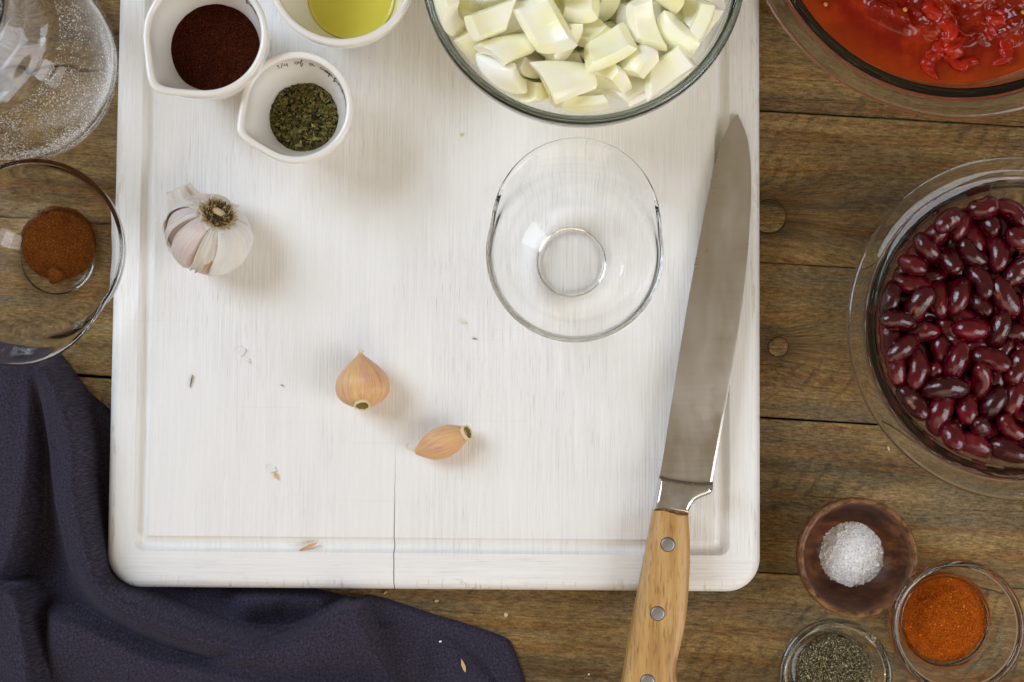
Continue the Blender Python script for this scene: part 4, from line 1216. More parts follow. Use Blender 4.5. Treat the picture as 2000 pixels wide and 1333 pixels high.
oi = np.array(onion_in)
V, F = lathe([(0, 0.0068), (0.030, 0.0070)] + [(float(np.interp(z, oi[:, 1], oi[:, 0])) - 0.0014, z) for z in (0.0095, 0.015, 0.022, 0.029)] + [(0.045, 0.030), (0.03, 0.0305), (0.015, 0.031), (0, 0.031)], 96,
             lambda th, r, z: (r, z + 0.0030 * mnoise.noise(Vector((r * math.cos(th) * 90, r * math.sin(th) * 90, 3))) * (z > 0.025)))
tag(link("packed_onion", mesh("packed_onion", V, F), om_, None, onion_bowl.location + Vector((0, 0, 0.006))), "pale mass of chopped onion packed beneath the topmost pieces", "onion", None, "stuff")

# ------------------------------------------------------------------ garlic bulb
gx, gy = at(408, 457, ZB + 0.018)
bulb = thing("garlic_bulb", "whole white garlic bulb with its brown root end turned up", "garlic", (gx, gy, ZB))
axis = Vector((0.42, 0.50, 0.76)).normalized()          # from the neck to the root end
qb = Vector((0, 0, 1)).rotation_difference(axis)
RB = 0.0212


def bulb_prof(t):      # t: 0 root, 1 neck -> (radius, height)
    pts = np.array([(0.16, 0.76), (0.42, 0.80), (0.74, 0.66), (0.96, 0.32), (1.0, 0.0), (0.93, -0.34), (0.74, -0.66), (0.46, -0.90), (0.24, -1.06), (0.17, -1.2)]) * RB
    s = t * (len(pts) - 1)
    i = min(int(s), len(pts) - 2)
    f = s - i
    p0, p1, p2, p3 = pts[max(i - 1, 0)], pts[i], pts[i + 1], pts[min(i + 2, len(pts) - 1)]
    return 0.5 * (2 * p1 + (p2 - p0) * f + (2 * p0 - 5 * p1 + 4 * p2 - p3) * f * f + (3 * p1 - p0 - 3 * p2 + p3) * f ** 3)


clove_mats = [mat_garlic("garlic_skin_lilac", [(0.32, (0.70, 0.59, 0.52)), (0.48, (0.74, 0.64, 0.61)), (0.64, (0.64, 0.51, 0.49))], (0.54, 0.39, 0.38), 0.42),
              mat_garlic("garlic_skin_cream", [(0.3, (0.74, 0.64, 0.52)), (0.55, (0.78, 0.71, 0.63)), (0.75, (0.62, 0.50, 0.42))], (0.56, 0.40, 0.34), 0.45),
              mat_garlic("garlic_skin_white", [(0.3, (0.82, 0.79, 0.74)), (0.6, (0.86, 0.84, 0.81)), (0.8, (0.76, 0.72, 0.68))], (0.68, 0.58, 0.56), 0.35),
              mat_garlic("garlic_skin_tan", [(0.3, (0.66, 0.43, 0.23)), (0.5, (0.74, 0.58, 0.42)), (0.7, (0.60, 0.38, 0.22))], (0.50, 0.30, 0.19), 0.5)]


def uv_grid(me, nu, nv, uvs):
    layer = me.uv_layers.new(name="UVMap")
    for lp in me.loops:
        layer.data[lp.index].uv = uvs[lp.vertex_index]


def clove_sector(phi, half, out, sink, mat, seed):
    nu, nv = 34, 22
    V, F, UV = [], [], []
    for i in range(nu):
        t = i / (nu - 1)
        r, z = bulb_prof(t)
        for k in range(nv):
            v = -1 + 2 * k / (nv - 1)
            a = phi + half * v * (1 + 0.06 * math.sin(t * 5 + seed))
            edge = (1 - abs(v) ** 2.6) ** 0.5 if abs(v) < 1 else 0.0
            mid = math.sin(math.pi * min(1, max(0, t))) ** 0.6
            rr = r * ((1 - 0.36 * mid) + (0.36 * mid + out * mid) * edge) + sink * mid * RB
            rr += RB * 0.012 * mnoise.noise(Vector((t * 5, v * 2, seed))) + RB * 0.010 * mnoise.noise(Vector((t * 2, v * 9, seed + 5)))
            V.append((rr * math.cos(a), rr * math.sin(a), z))
            UV.append((v * 0.5 + 0.5, t))
    for i in range(nu - 1):
        for k in range(nv - 1):
            F.append((i * nv + k, i * nv + k + 1, (i + 1) * nv + k + 1, (i + 1) * nv + k))
    n0 = len(V)                      # close the back so that it is a solid wedge
    for i in range(nu):
        r, z = bulb_prof(i / (nu - 1))
        V.append((0.2 * r * math.cos(phi), 0.2 * r * math.sin(phi), z * 0.96))
        UV.append((0.5, i / (nu - 1)))
    for i in range(nu - 1):
        F.append((n0 + i, i * nv, (i + 1) * nv, n0 + i + 1))
        F.append((i * nv + nv - 1, n0 + i, n0 + i + 1, (i + 1) * nv + nv - 1))
    F.append(tuple([n0] + [k for k in range(nv)][::-1]))
    F.append(tuple([n0 + nu - 1] + [(nu - 1) * nv + k for k in range(nv)]))
    me = mesh("clove", V, F, True, 60)
    uv_grid(me, nu, nv, UV)
    o = link("clove", me, mat, bulb, (0, 0, 0.0180))
    o.rotation_mode = "QUATERNION"
    o.rotation_quaternion = qb
    return o


inv = qb.inverted()


def img_phi(dx, dy):       # the angle about the bulb's axis that faces direction (dx, dy) in the picture
    d = inv @ Vector((dx, dy, 0.12))
    return math.atan2(d.y, d.x)


for (dx, dy, half, out, sink, mi) in ((-0.9, 0.62, 0.46, 0.03, 0.02, 0), (-0.98, -0.05, 0.42, 0.05, 0.0, 0), (-0.72, -0.75, 0.48, 0.06, 0.04, 0), (0.02, -1.0, 0.42, 0.03, 0.03, 3), (0.80, -0.62, 0.62, 0.04, 0.07, 2),
                                      (1.0, 0.35, 0.45, 0.02, 0.03, 2), (0.35, 1.0, 0.50, 0.02, 0.02, 1), (-0.3, 1.0, 0.48, 0.02, 0.0, 1)):
    clove_sector(img_phi(dx, dy), half, out, sink, clove_mats[mi], dx * 7 + dy * 3)

# root plate with its cut core and a fringe of dry rootlets
def on_axis(name, me, mat, h):
    o = link(name, me, mat, bulb, Vector((0, 0, 0.0180)) + axis * h)
    o.rotation_mode = "QUATERNION"
    o.rotation_quaternion = qb
    if "root" in name and name != "root_collar":
        o.scale = (1.32, 1.32, 1.25)
    return o


V, F = lathe([(0, 0.0012), (0.0040, 0.0010), (0.0056, 0.0), (0.0064, -0.0020), (0.0060, -0.004)], 40, lambda th, r, z: (r * (1 + 0.06 * math.sin(3 * th) + 0.05 * math.sin(7 * th)), z))
on_axis("root_plate", mesh("root_plate", V, F), mat_plain("dark_root_plate", (0.060, 0.032, 0.015), 0.85), RB * 0.84)
V, F = lathe([(0, 0.0003), (0.0019, 0.0002), (0.0023, -0.0003), (0.0022, -0.002)], 26, lambda th, r, z: (r * (1 + 0.3 * math.cos(2 * th + 0.9)), z))
core = on_axis("root_core", mesh("root_core", V, F), mat_plain("pale_root_core", (0.66, 0.50, 0.29), 0.7), RB * 0.84 + 0.0018)
g = random.Random(5)
pcs_d, pcs_l = [], []
for i in range(520):
    th = g.uniform(0, 2 * math.pi)
    r = 0.0024 + 0.0042 * g.random() ** 0.75
    L = g.uniform(0.0010, 0.0024)
    lean = (r / 0.0066) ** 2 * 1.1 + g.uniform(-0.2, 0.25)
    z0 = 0.0011 - (r / 0.0066) ** 2 * 0.0026
    p0 = Vector((r * math.cos(th), r * math.sin(th), z0))
    dirv = Vector((math.cos(th) * math.sin(lean), math.sin(th) * math.sin(lean), math.cos(lean)))
    side = Vector((-math.sin(th), math.cos(th), 0)) * g.uniform(-0.5, 0.5)
    path = [p0, p0 + (dirv + side * 0.3) * L * 0.5, p0 + (dirv + side) * L]
    (pcs_l if r > 0.0052 or g.random() < 0.40 else pcs_d).append(tube(path, [0.00020, 0.00018, 0.00011], 5))
tag(on_axis("rootlets", mesh("rootlets", *join(pcs_d)), mat_plain("brown_rootlet", (0.085, 0.050, 0.026), 0.8), RB * 0.84), kind="stuff")
tag(on_axis("pale_rootlets", mesh("pale_rootlets", *join(pcs_l)), mat_plain("straw_rootlet", (0.48, 0.34, 0.13), 0.75), RB * 0.84), kind="stuff")
# a collar of torn papery skin round the plate, and loose skins down the sides


def skin_patch(name, phi0, phi1, t0, t1, lift, mat, seed, ragged=0.25, curl=0.0):
    nu, nv = 18, 16
    V, F, UV = [], [], []
    for i in range(nu):
        for k in range(nv):
            v = k / (nv - 1)
            rag = ragged * (0.5 + 0.8 * mnoise.noise(Vector((v * 5, seed, 1.0))) + 0.4 * mnoise.noise(Vector((v * 17, seed, 4.0))))
            t = t0 + (t1 - t0) * (i / (nu - 1)) * (1 - max(0.0, rag))
            a = phi0 + (phi1 - phi0) * v + 0.05 * mnoise.noise(Vector((t * 6, seed, v)))
            r, z = bulb_prof(min(max(t, 0), 1))
            e = max(abs(v * 2 - 1) ** 6, (i / (nu - 1)) ** 6)
            rr = r * (1 + lift + 0.03 * mnoise.noise(Vector((t * 8, v * 3, seed)))) + curl * RB * e
            V.append((rr * math.cos(a), rr * math.sin(a), z))
            UV.append((v, t))
    for i in range(nu - 1):
        for k in range(nv - 1):
            F.append((i * nv + k, i * nv + k + 1, (i + 1) * nv + k + 1, (i + 1) * nv + k))
    me = mesh(name, V, F)
    uv_grid(me, nu, nv, UV)
    o = on_axis(name, me, mat, 0.0)
    md = o.modifiers.new("thickness", "SOLIDIFY")
    md.thickness = 0.00015
    return o


skin_m = mat_garlic("garlic_paper", [(0.3, (0.82, 0.76, 0.66)), (0.6, (0.86, 0.82, 0.76)), (0.8, (0.76, 0.62, 0.45))], (0.60, 0.43, 0.29), 0.55, 0.15)
skin_w = mat_garlic("garlic_paper_white", [(0.3, (0.84, 0.82, 0.79)), (0.6, (0.88, 0.87, 0.85)), (0.8, (0.80, 0.77, 0.74))], (0.74, 0.68, 0.66), 0.3, 0.15)
p = img_phi(0.75, -0.7)
skin_patch("papery_skin", p - 0.72, p + 0.75, 0.10, 0.62, 0.085, skin_w, 2.0, 0.2, 0.03)
p = img_phi(0.05, -1.0)
skin_patch("papery_skin", p - 0.28, p + 0.25, 0.06, 0.45, 0.045, skin_m, 5.0, 0.35, 0.04)
p = img_phi(-0.75, 0.95)
skin_patch("papery_skin", p - 0.75, p + 0.7, 0.42, 0.94, 0.075, skin_m, 8.0, 0.3, 0.06)
for dx_, dy_, w_, t0_, t1_, lf_, sd_ in ((-1.0, -0.30, 0.10, 0.12, 0.80, 0.05, 31), (-0.35, -1.0, 0.12, 0.10, 0.70, 0.06, 37), (-0.95, 0.35, 0.14, 0.15, 0.85, 0.06, 41), (-0.9, -0.75, 0.30, 0.52, 0.9, 0.06, 47)):
    p = img_phi(dx_, dy_)
    skin_patch("papery_skin", p - w_, p + w_, t0_, t1_, lf_, skin_m, sd_, 0.5, 0.05)
for i in range(9):
    a = i * 0.7
    skin_patch("root_collar", a - 0.35, a + 0.38, 0.0, 0.17 + 0.05 * math.sin(i * 2.1), 0.05, skin_m, 20 + i * 1.3, 0.5, 0.03)
# the dry torn neck, bent round to the upper left
nx, ny = at(352, 374, ZB + 0.014)
root_pt = Vector((gx, gy, ZB + 0.019))
V, F, UV = [], [], []
ax0 = Vector(at(378, 418, ZB + .012) + (ZB + .012,)) - Vector((gx, gy, ZB))
ax1 = Vector(at(352, 368, ZB + .016) + (ZB + .016,)) - Vector((gx, gy, ZB))
nu, nv = 16, 30
for i in range(nu):
    f = i / (nu - 1)
    c = ax0.lerp(ax1, f) + Vector((-0.002 * math.sin(f * 2.5), 0, 0))
    tv = (ax1 - ax0).normalized()
    sd = tv.cross(Vector((0, 0, 1))).normalized()
    up = sd.cross(tv)
    w = 0.0115 * (1 - f) + 0.0066 * f
    for k in range(nv):
        a = 2 * math.pi * k / nv
        rr = 1 + 0.10 * math.sin(5 * a + f * 2) + 0.06 * math.sin(9 * a)
        q = c + sd * math.cos(a) * w * rr + up * math.sin(a) * w * 0.62 * rr
        if i == nu - 1:
            q += tv * 0.0016 * mnoise.noise(Vector((math.cos(a) * 3, math.sin(a) * 3, 2)))
        V.append(q)
        UV.append((k / nv * 2, f))
for i in range(nu - 1):
    for k in range(nv):
        l = (k + 1) % nv
        F.append((i * nv + k, i * nv + l, (i + 1) * nv + l, (i + 1) * nv + k))
n0 = len(V)
V.append(ax1 - tv * 0.003)
UV.append((0, 1))
for k in range(nv):
    F.append(((nu - 1) * nv + k, (nu - 1) * nv + (k + 1) % nv, n0))
me = mesh("dry_neck", V, F, True, 50)
uv_grid(me, nu, nv, UV)
link("dry_neck", me, skin_m, bulb)

# ------------------------------------------------------------------ two single cloves
clove_skin = mat_garlic("tan_clove_skin", [(0.30, (0.80, 0.56, 0.22)), (0.45, (0.78, 0.48, 0.20)), (0.57, (0.76, 0.45, 0.27)), (0.70, (0.68, 0.33, 0.22))], (0.40, 0.13, 0.11), 0.70, 0.2)
scar_m = mat_plain("clove_scar", (0.20, 0.14, 0.035), 0.8)
scar_rim = mat_plain("clove_scar_rim", (0.72, 0.60, 0.36), 0.7)


def garlic_clove(label, tip, scar, width, thick, tilt, profile, ridge, seed):
    zc = ZB + thick / 2
    a = Vector((*at(*tip, zc), zc))
    b = Vector((*at(*scar, zc), zc))
    mid = (a + b) / 2
    L = (b - a).length
    root = thing("garlic_clove", label, "garlic clove", (mid.x, mid.y, ZB))
    tv = (b - a).normalized()
    root.rotation_euler = (0, 0, math.atan2(tv.y, tv.x))
    prof = catmull(profile, 6)
    nu, nv = len(prof), 48
    V, F, UV = [], [], []
    for i, (u, r) in enumerate(prof):
        x = -L / 2 + u * L
        zz = tilt * (u - 0.5) * L
        for k in range(nv):
            an = 2 * math.pi * k / nv
            f = 1 + ridge * 0.5 * math.cos(an * 3 + 0.6 + seed) * math.sin(math.pi * u) + 0.02 * mnoise.noise(Vector((u * 3, math.cos(an) * 2, math.sin(an) * 2 + seed)))
            f += 0.012 * math.sin(an * 13 + seed) * max(0, u - 0.35)
            V.append((x, math.cos(an) * r * width / 2 * f, thick / 2 + math.sin(an) * r * thick / 2 * f + zz))
            UV.append((2 * abs(k / nv - 0.5), u))
    for i in range(nu - 1):
        for k in range(nv):
            l = (k + 1) % nv
            F.append((i * nv + k, i * nv + l, (i + 1) * nv + l, (i + 1) * nv + k))
    F.append(tuple(range(nv)))
    F.append(tuple((nu - 1) * nv + k for k in range(nv))[::-1])
    me = mesh("clove_skin", V, F, True, 60)
    uv_grid(me, nu, nv, UV)
    link("clove_skin", me, clove_skin, root)
    return root, L, tv


def scar_disc(root, cx, cz, w, h, ang, rz=0.0):
    o = bpy.data.objects.new("root_scar", None)
    sv, sf = lathe([(0, -0.0006), (0.55, -0.0007), (0.86, -0.0002), (0.92, 0.0)], 32, lambda th, r, z: (r * (1 + 0.08 * math.sin(3 * th)), z))
    rv, rf = lathe([(0.84, -0.0005), (0.90, 0.0004), (1.0, 0.0005), (1.10, -0.0006), (1.05, -0.0018)], 32, lambda th, r, z: (r * (1 + 0.06 * math.sin(3 * th) + 0.04 * math.sin(8 * th)), z))
    for nm, (v, f), mt in (("root_scar", (sv, sf), scar_m), ("scar_rim", (rv, rf), scar_rim)):
        v = [(p[0] * h / 2, p[1] * w / 2, p[2]) for p in v]
        oo = link(nm, mesh(nm, v, f), mt, root, (cx, 0, cz))
        oo.rotation_euler = (0, ang, rz)
    bpy.data.objects.remove(o)


c1, L1, _ = garlic_clove("plump rounded tan garlic clove with its tip pointing away from the round scar", (704, 689), (711, 797), 0.0290, 0.0240, -0.06,
                         [(0, 0.05), (0.06, 0.15), (0.16, 0.40), (0.30, 0.70), (0.46, 0.93), (0.60, 1.0), (0.74, 0.97), (0.86, 0.80), (0.95, 0.52), (1.0, 0.24)], 0.05, 1.0)
scar_disc(c1, L1 * 0.425 + 0.0012, 0.0200, 0.0078, 0.0062, R(44), R(0))
c2, L2, _ = garlic_clove("slender crescent-shaped tan garlic clove with a thin curled thread at its tip", (811, 884), (911, 845), 0.0168, 0.0158, 0.03,
                         [(0, 0.13), (0.05, 0.30), (0.14, 0.55), (0.28, 0.84), (0.45, 1.0), (0.60, 1.0), (0.76, 0.88), (0.90, 0.62), (1.0, 0.42)], 0.10, 2.6)
scar_disc(c2, L2 * 0.475 + 0.0014, 0.0114, 0.0076, 0.0066, R(56), 0)
thread_m = mat_plain("pale_garlic_thread", (0.74, 0.62, 0.48), 0.6)


def thread_on(root, name, pts, rad):
    M = Matrix.Translation(root.location) @ root.rotation_euler.to_matrix().to_4x4()
    path = [M.inverted() @ Vector((*at(p[0], p[1], ZB + p[2]), ZB + p[2])) for p in pts]
    n = len(catmull(path, 4))
    link(name, mesh(name, *tube(catmull(path, 4), [rad * (1 - 0.5 * k / n) for k in range(n)], 6)), thread_m, root)


thread_on(c2, "dry_thread", [(812, 883, .008), (803, 878, .007), (796, 876, .006), (794, 871, .005), (798, 866, .004)], 0.0005)
thread_on(c1, "dry_tip", [(704, 692, .013), (702, 686, .014), (698, 680, .0145)], 0.0005)
thread_on(c1, "dry_tip", [(705, 692, .013), (706, 686, .014), (704, 681, .0145)], 0.0004)
thread_on(c1, "dry_tip", [(706, 692, .013), (709, 688, .0135), (710, 684, .013)], 0.0004)

# ------------------------------------------------------------------ chef's knife
knife_o = Vector((*at(1340, 960, ZB + 0.009), ZB))
knife = thing("chef_knife", "steel chef's knife with light wooden riveted handle, lying along the board's edge", "knife", knife_o)
KZ_H, KZ_T = 0.0125, 0.0020      # height of the blade's middle plane above the board: at the bolster, at the tip


def kz(py):
    f = (960 - py) / 740
    return KZ_H + (KZ_T - KZ_H) * max(0.0, min(1.0, f)) if py < 960 else KZ_H + (py - 960) * 0.0000025


def kpt(px, py, dz=0.0):
    z = ZB + kz(py) + dz
    return Vector((*at(px, py, z), z)) - knife_o


spine = [(1288, 934), (1296.5, 885), (1305, 830), (1325, 702), (1345, 582), (1365, 472), (1384, 374), (1399, 312), (1413, 268), (1427, 240), (1441, 222)]
edge_ = [(1390, 946), (1400, 890), (1413, 820), (1430, 722), (1446, 620), (1458, 522), (1465.5, 422), (1467.5, 365), (1465.5, 312), (1459, 268), (1441, 222)]
sp, ed = catmull(spine, 5), catmull(edge_, 5)
V, F = [], []
n = len(sp)
for i in range(n):
    a, b = sp[i], ed[i]
    taper = 1 - 0.62 * i / (n - 1)
    for f, th in ((0, 0.0010 * taper), (0.45, 0.00072 * taper), (0.960, 0.00036 * taper), (1.0, 0.00003)):
        q = a * (1 - f) + b * f
        V.append(kpt(q[0], q[1], th))
    for f, th in ((0, 0.0010 * taper), (0.45, 0.00072 * taper), (0.960, 0.00036 * taper), (1.0, 0.00003)):
        q = a * (1 - f) + b * f
        V.append(kpt(q[0], q[1], -th))
for i in range(n - 1):
    o, p2 = i * 8, (i + 1) * 8
    for k in range(3):
        F.append((o + k, o + k + 1, p2 + k + 1, p2 + k))
        F.append((o + 4 + k, p2 + 4 + k, p2 + 5 + k, o + 5 + k))
    F.append((o, p2, p2 + 4, o + 4))
    F.append((o + 3, o + 7, p2 + 7, p2 + 3))
F.append((0, 4, 5, 6, 7, 3, 2, 1))
blade_me = mesh("blade", V, F, True, 12)
steel = mat_steel("brushed_steel", (0.66, 0.62, 0.565), 0.23, (30, 900, 30), 0.008)
steel_b = mat_steel("polished_steel", (0.66, 0.65, 0.65), 0.16, (200, 200, 200), 0.02)
blade = link("blade", blade_me, steel, knife)


def slab(name, outline, zmid, half, round_, mat, seg=5):
    """a rounded slab from an outline in picture pixels"""
    pts = [Vector(kpt(px, py)) for px, py in outline]
    n = len(pts)
    area2 = sum(pts[i].x * pts[(i + 1) % n].y - pts[(i + 1) % n].x * pts[i].y for i in range(n))
    if area2 < 0:
        pts = pts[::-1]
    nor = []
    for i in range(n):
        t = (pts[(i + 1) % n] - pts[i - 1])
        nor.append(Vector((t.y, -t.x, 0)).normalized())
    for i in range(n):          # a square-cut end keeps its full width
        if name == "handle" and pts[i].y > kpt(1309, 1008).y:
            nor[i] = Vector((math.copysign(1, pts[i].x - kpt(1309, 1001).x), 0, 0))
    V, F, rings_ = [], [], []
    lv = [(-half + round_ * (1 - math.cos(R(90 * k / seg))), -1) for k in range(seg + 1)]
    prof = []
    for k in range(seg + 1):
        a = R(90 * k / seg)
        prof.append((round_ * (1 - math.sin(a)), -half + round_ * 0.9 * (1 - math.cos(a))))
    for k in range(seg + 1):
        a = R(90 * (seg - k) / seg)
        prof.append((round_ * (1 - math.sin(a)), half - round_ * 0.9 * (1 - math.cos(a))))
    for inset, z in prof:
        for p, nn in zip(pts, nor):
            q = p - nn * inset
            V.append((q.x, q.y, p.z + z))
    m_ = len(prof)
    for i in range(m_ - 1):
        for k in range(n):
            l = (k + 1) % n
            F.append((i * n + k, i * n + l, (i + 1) * n + l, (i + 1) * n + k))
    F.append(tuple(range(n))[::-1])
    F.append(tuple((m_ - 1) * n + k for k in range(n)))
    return link(name, mesh(name, V, F, True, 32), mat, knife)


bol = [(1287.5, 934), (1314, 940), (1340, 944), (1366, 946.5), (1390, 946.5), (1391, 952), (1389, 960), (1384, 965.5), (1376, 968.5), (1366, 972), (1356, 978), (1349, 986), (1345, 996), (1342.5, 1005), (1309, 1000.5), (1275.5, 995.5), (1279, 975), (1283, 955)]
slab("bolster", bol, 0, 0.0062, 0.0026, steel_b)
# the shade where blade and bolster meet, put into a strip of darkened steel
slab("shoulder_shade", [(1288.5, 929), (1314, 936.5), (1340, 940.5), (1366, 942.5), (1391.5, 942), (1390, 947.5), (1366, 948), (1340, 945.5), (1314, 941), (1287, 935)], 0, 0.0030, 0.0014,
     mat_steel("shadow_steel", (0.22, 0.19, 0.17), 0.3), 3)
hl = [(1275.5, 996), (1262, 1070), (1245, 1160), (1230, 1240), (1216, 1325), (1207, 1390), (1200, 1450), (1206, 1490), (1240, 1510), (1290, 1512), (1330, 1498), (1336, 1470), (1331, 1420), (1326, 1370), (1321, 1330), (1317, 1310),
      (1320, 1290), (1328, 1255), (1336, 1215), (1342, 1160), (1345.5, 1100), (1345.5, 1060), (1344, 1030), (1342.5, 1005.5)]
core_ = catmull(hl[:-1], 5)
hl2 = [tuple(p) for p in core_] + [hl[-1]]
handle = slab("handle", hl2, 0, 0.0094, 0.0052, mat_handle(), 6)
rivet_m = mat_steel("grey_rivet", (0.32, 0.31, 0.30), 0.42, (100, 100, 100), 0.03)
for px, py in ((1304.5, 1064), (1284.5, 1199), (1265, 1332)):
    c = kpt(px, py, 0.0096)
    rv, rf = lathe([(0, 0.00035), (0.0026, 0.00032), (0.0034, 0.0002), (0.00365, -0.0001), (0.00365, -0.002)], 36)
    link("rivet", mesh("rivet", rv, rf), rivet_m, knife, c)
    gv, gf = lathe([(0.0036, -0.0004), (0.00365, -0.00012), (0.0039, -0.00014), (0.0040, -0.0006)], 36)
    link("rivet_seam", mesh("rivet_seam", gv, gf), mat_plain("dark_seam", (0.08, 0.05, 0.03), 0.8), knife, c)

# ------------------------------------------------------------------ linen napkin
def polyline_field(X, Y, pts, w_steep, w_gentle, H, side=1, fade=(40, 40), lift=0.0):
    """height of a fold along a polyline (pixels): rounded and steep on one side, easing off on the other"""
    P = catmull(pts, 8)
    best = np.full(X.shape, 1e9)
    sgn = np.zeros(X.shape)
    arc = np.zeros(X.shape)
    acc = 0.0
    total = float(np.sum(np.linalg.norm(np.diff(P, axis=0), axis=1)))
    for a, b in zip(P[:-1], P[1:]):
        d = b - a
        L = np.hypot(*d)
        if L < 1e-6:
            continue
        t = np.clip(((X - a[0]) * d[0] + (Y - a[1]) * d[1]) / L ** 2, 0, 1)
        dx, dy = X - (a[0] + t * d[0]), Y - (a[1] + t * d[1])
        dist = np.hypot(dx, dy)
        m = dist < best
        best = np.where(m, dist, best)
        s = np.sign(d[0] * (Y - a[1]) - d[1] * (X - a[0]))
        sgn = np.where(m, s, sgn)
        arc = np.where(m, acc + t * L, arc)
        acc += L
    s = best * sgn * side          # s > 0: the steep side
    w_steep = w_steep * 0.72
    steep = np.sqrt(np.clip(1 - (np.clip(s, 0, None) / w_steep) ** 2, 0, 1)) * (s >= 0) * (s < w_steep)
    gentle = np.exp(-(np.clip(-s, 0, None) / w_gentle) ** 2) * (1 - lift) + lift
    h = np.where(s >= 0, steep, gentle)
    f = np.clip(arc / fade[0], 0, 1) * np.clip((total - arc) / fade[1], 0, 1)
    f = f * f * (3 - 2 * f)
    return H * h * f


outline = catmull([(-220, 660), (-100, 652), (0, 660), (62, 668), (92, 674), (114, 692), (138, 722), (168, 764), (200, 792), (221, 820), (224, 900), (224, 1000), (226, 1090), (240, 1125), (275, 1143), (330, 1147),
                   (480, 1149), (600, 1151), (660, 1163), (700, 1170), (720, 1165), (760, 1174), (840, 1200), (920, 1224), (982, 1246), (1000, 1262), (1012, 1292), (1026, 1334), (1040, 1400), (1050, 1480), (600, 1490), (200, 1490), (-220, 1490)], 5, True)
step = 3.2
xs = np.arange(-220, 1060, step)
ys = np.arange(640, 1500, step)
X, Y = np.meshgrid(xs, ys)
inside = np.zeros(X.shape, bool)
dist = np.full(X.shape, 1e9)
for a, b in zip(outline, np.roll(outline, -1, 0)):
    cond = ((a[1] > Y) != (b[1] > Y)) & (X < (b[0] - a[0]) * (Y - a[1]) / (b[1] - a[1] + 1e-12) + a[0])
    inside ^= cond
    d = b - a
    L2 = d @ d + 1e-9
    t = np.clip(((X - a[0]) * d[0] + (Y - a[1]) * d[1]) / L2, 0, 1)
    dist = np.minimum(dist, np.hypot(X - a[0] - t * d[0], Y - a[1] - t * d[1]))
folds = [
    polyline_field(X, Y, [(84, 672), (82, 740), (79, 830), (76, 920), (68, 990), (50, 1060), (28, 1115), (-10, 1165)], 26, 150, 0.0105, -1, (60, 60), 0.25),
    polyline_field(X, Y, [(96, 676), (128, 730), (158, 800), (174, 860), (178, 930), (190, 1010), (206, 1070), (232, 1130), (290, 1170), (370, 1205), (450, 1232), (530, 1245), (620, 1240)], 24, 62, 0.0150, -1, (60, 120), 0.0),
    polyline_field(X, Y, [(108, 730), (118, 800), (124, 890), (138, 990), (156, 1080), (172, 1150)], 16, 26, 0.0075, 1, (70, 70), 0.0),
    polyline_field(X, Y, [(70, 1190), (120, 1194), (172, 1205), (240, 1238), (310, 1270), (385, 1288), (470, 1304), (560, 1318), (650, 1316), (730, 1336), (800, 1370)], 24, 130, 0.0125, -1, (80, 60), 0.45),
    polyline_field(X, Y, [(-200, 1110), (-60, 1128), (0, 1134), (40, 1136), (66, 1143), (80, 1164), (87, 1210), (97, 1262), (110, 1345), (120, 1420)], 16, 70, 0.0165, -1, (40, 60), 0.55),
    polyline_field(X, Y, [(385, 1296), (470, 1275), (550, 1250), (612, 1224), (662, 1192), (700, 1172), (722, 1163)], 20, 150, 0.0130, -1, (90, 20), 0.35),
    polyline_field(X, Y, [(430, 1170), (520, 1168), (600, 1172), (670, 1180)], 26, 40, 0.0035, -1, (60, 40), 0.0),
    polyline_field(X, Y, [(820, 1260), (880, 1290), (930, 1340), (960, 1400)], 50, 60, 0.0025, -1, (60, 60), 0.0),
    polyline_field(X, Y, [(262, 1180), (330, 1216), (420, 1250), (520, 1268)], 12, 22, 0.0045, -1, (50, 60), 0.0),
    polyline_field(X, Y, [(520, 1300), (600, 1272), (690, 1240), (790, 1226)], 20, 46, 0.0040, -1, (60, 80), 0.0),
    polyline_field(X, Y, [(150, 1250), (230, 1290), (330, 1330), (420, 1380)], 22, 40, 0.0040, -1, (50, 60), 0.0),
    polyline_field(X, Y, [(20, 1190), (30, 1260), (26, 1340), (10, 1420)], 18, 30, 0.0040, 1, (40, 60), 0.0),
    polyline_field(X, Y, [(36, 720), (44, 800), (40, 900), (24, 980)], 16, 30, 0.0042, -1, (50, 60), 0.0),
    polyline_field(X, Y, [(640, 1190), (700, 1230), (760, 1290), (800, 1350)], 16, 40, 0.0030, 1, (40, 60), 0.0),
    polyline_field(X, Y, [(0, 700), (10, 800), (4, 900), (-20, 1000)], 40, 60, 0.003, -1, (60, 60), 0.0),
]
Hf = sum((h * 2.5) ** 3.2 for h in folds) ** (1 / 3.2)
nz = np.array([[mnoise.fractal(Vector((x * 0.011, y * 0.011, 3.0)), 1.0, 2.0, 3) for x in xs[::4]] for y in ys[::4]])
iy = np.clip(np.arange(len(ys)) / 4, 0, nz.shape[0] - 1.001)
ix = np.clip(np.arange(len(xs)) / 4, 0, nz.shape[1] - 1.001)
y0i, x0i = iy.astype(int), ix.astype(int)
fy, fx = (iy - y0i)[:, None], (ix - x0i)[None, :]
NZ = (nz[y0i][:, x0i] * (1 - fy) * (1 - fx) + nz[y0i + 1][:, x0i] * fy * (1 - fx) + nz[y0i][:, x0i + 1] * (1 - fy) * fx + nz[y0i + 1][:, x0i + 1] * fy * fx)
Hf = Hf + 0.0042 + 0.0026 * NZ
for _ in range(2):
    Hp = np.pad(Hf, 1, mode="edge")
    Hf = (Hp[:-2, 1:-1] + Hp[2:, 1:-1] + Hp[1:-1, :-2] + Hp[1:-1, 2:] + 2 * Hf) / 6
roll = np.sqrt(np.clip(1 - (1 - np.clip(dist / 14.0, 0, 1)) ** 2, 0, 1))
roll = np.where(inside, roll, 0)
Hf = 0.0004 + Hf * roll
keep = inside | (dist < step * 1.5)
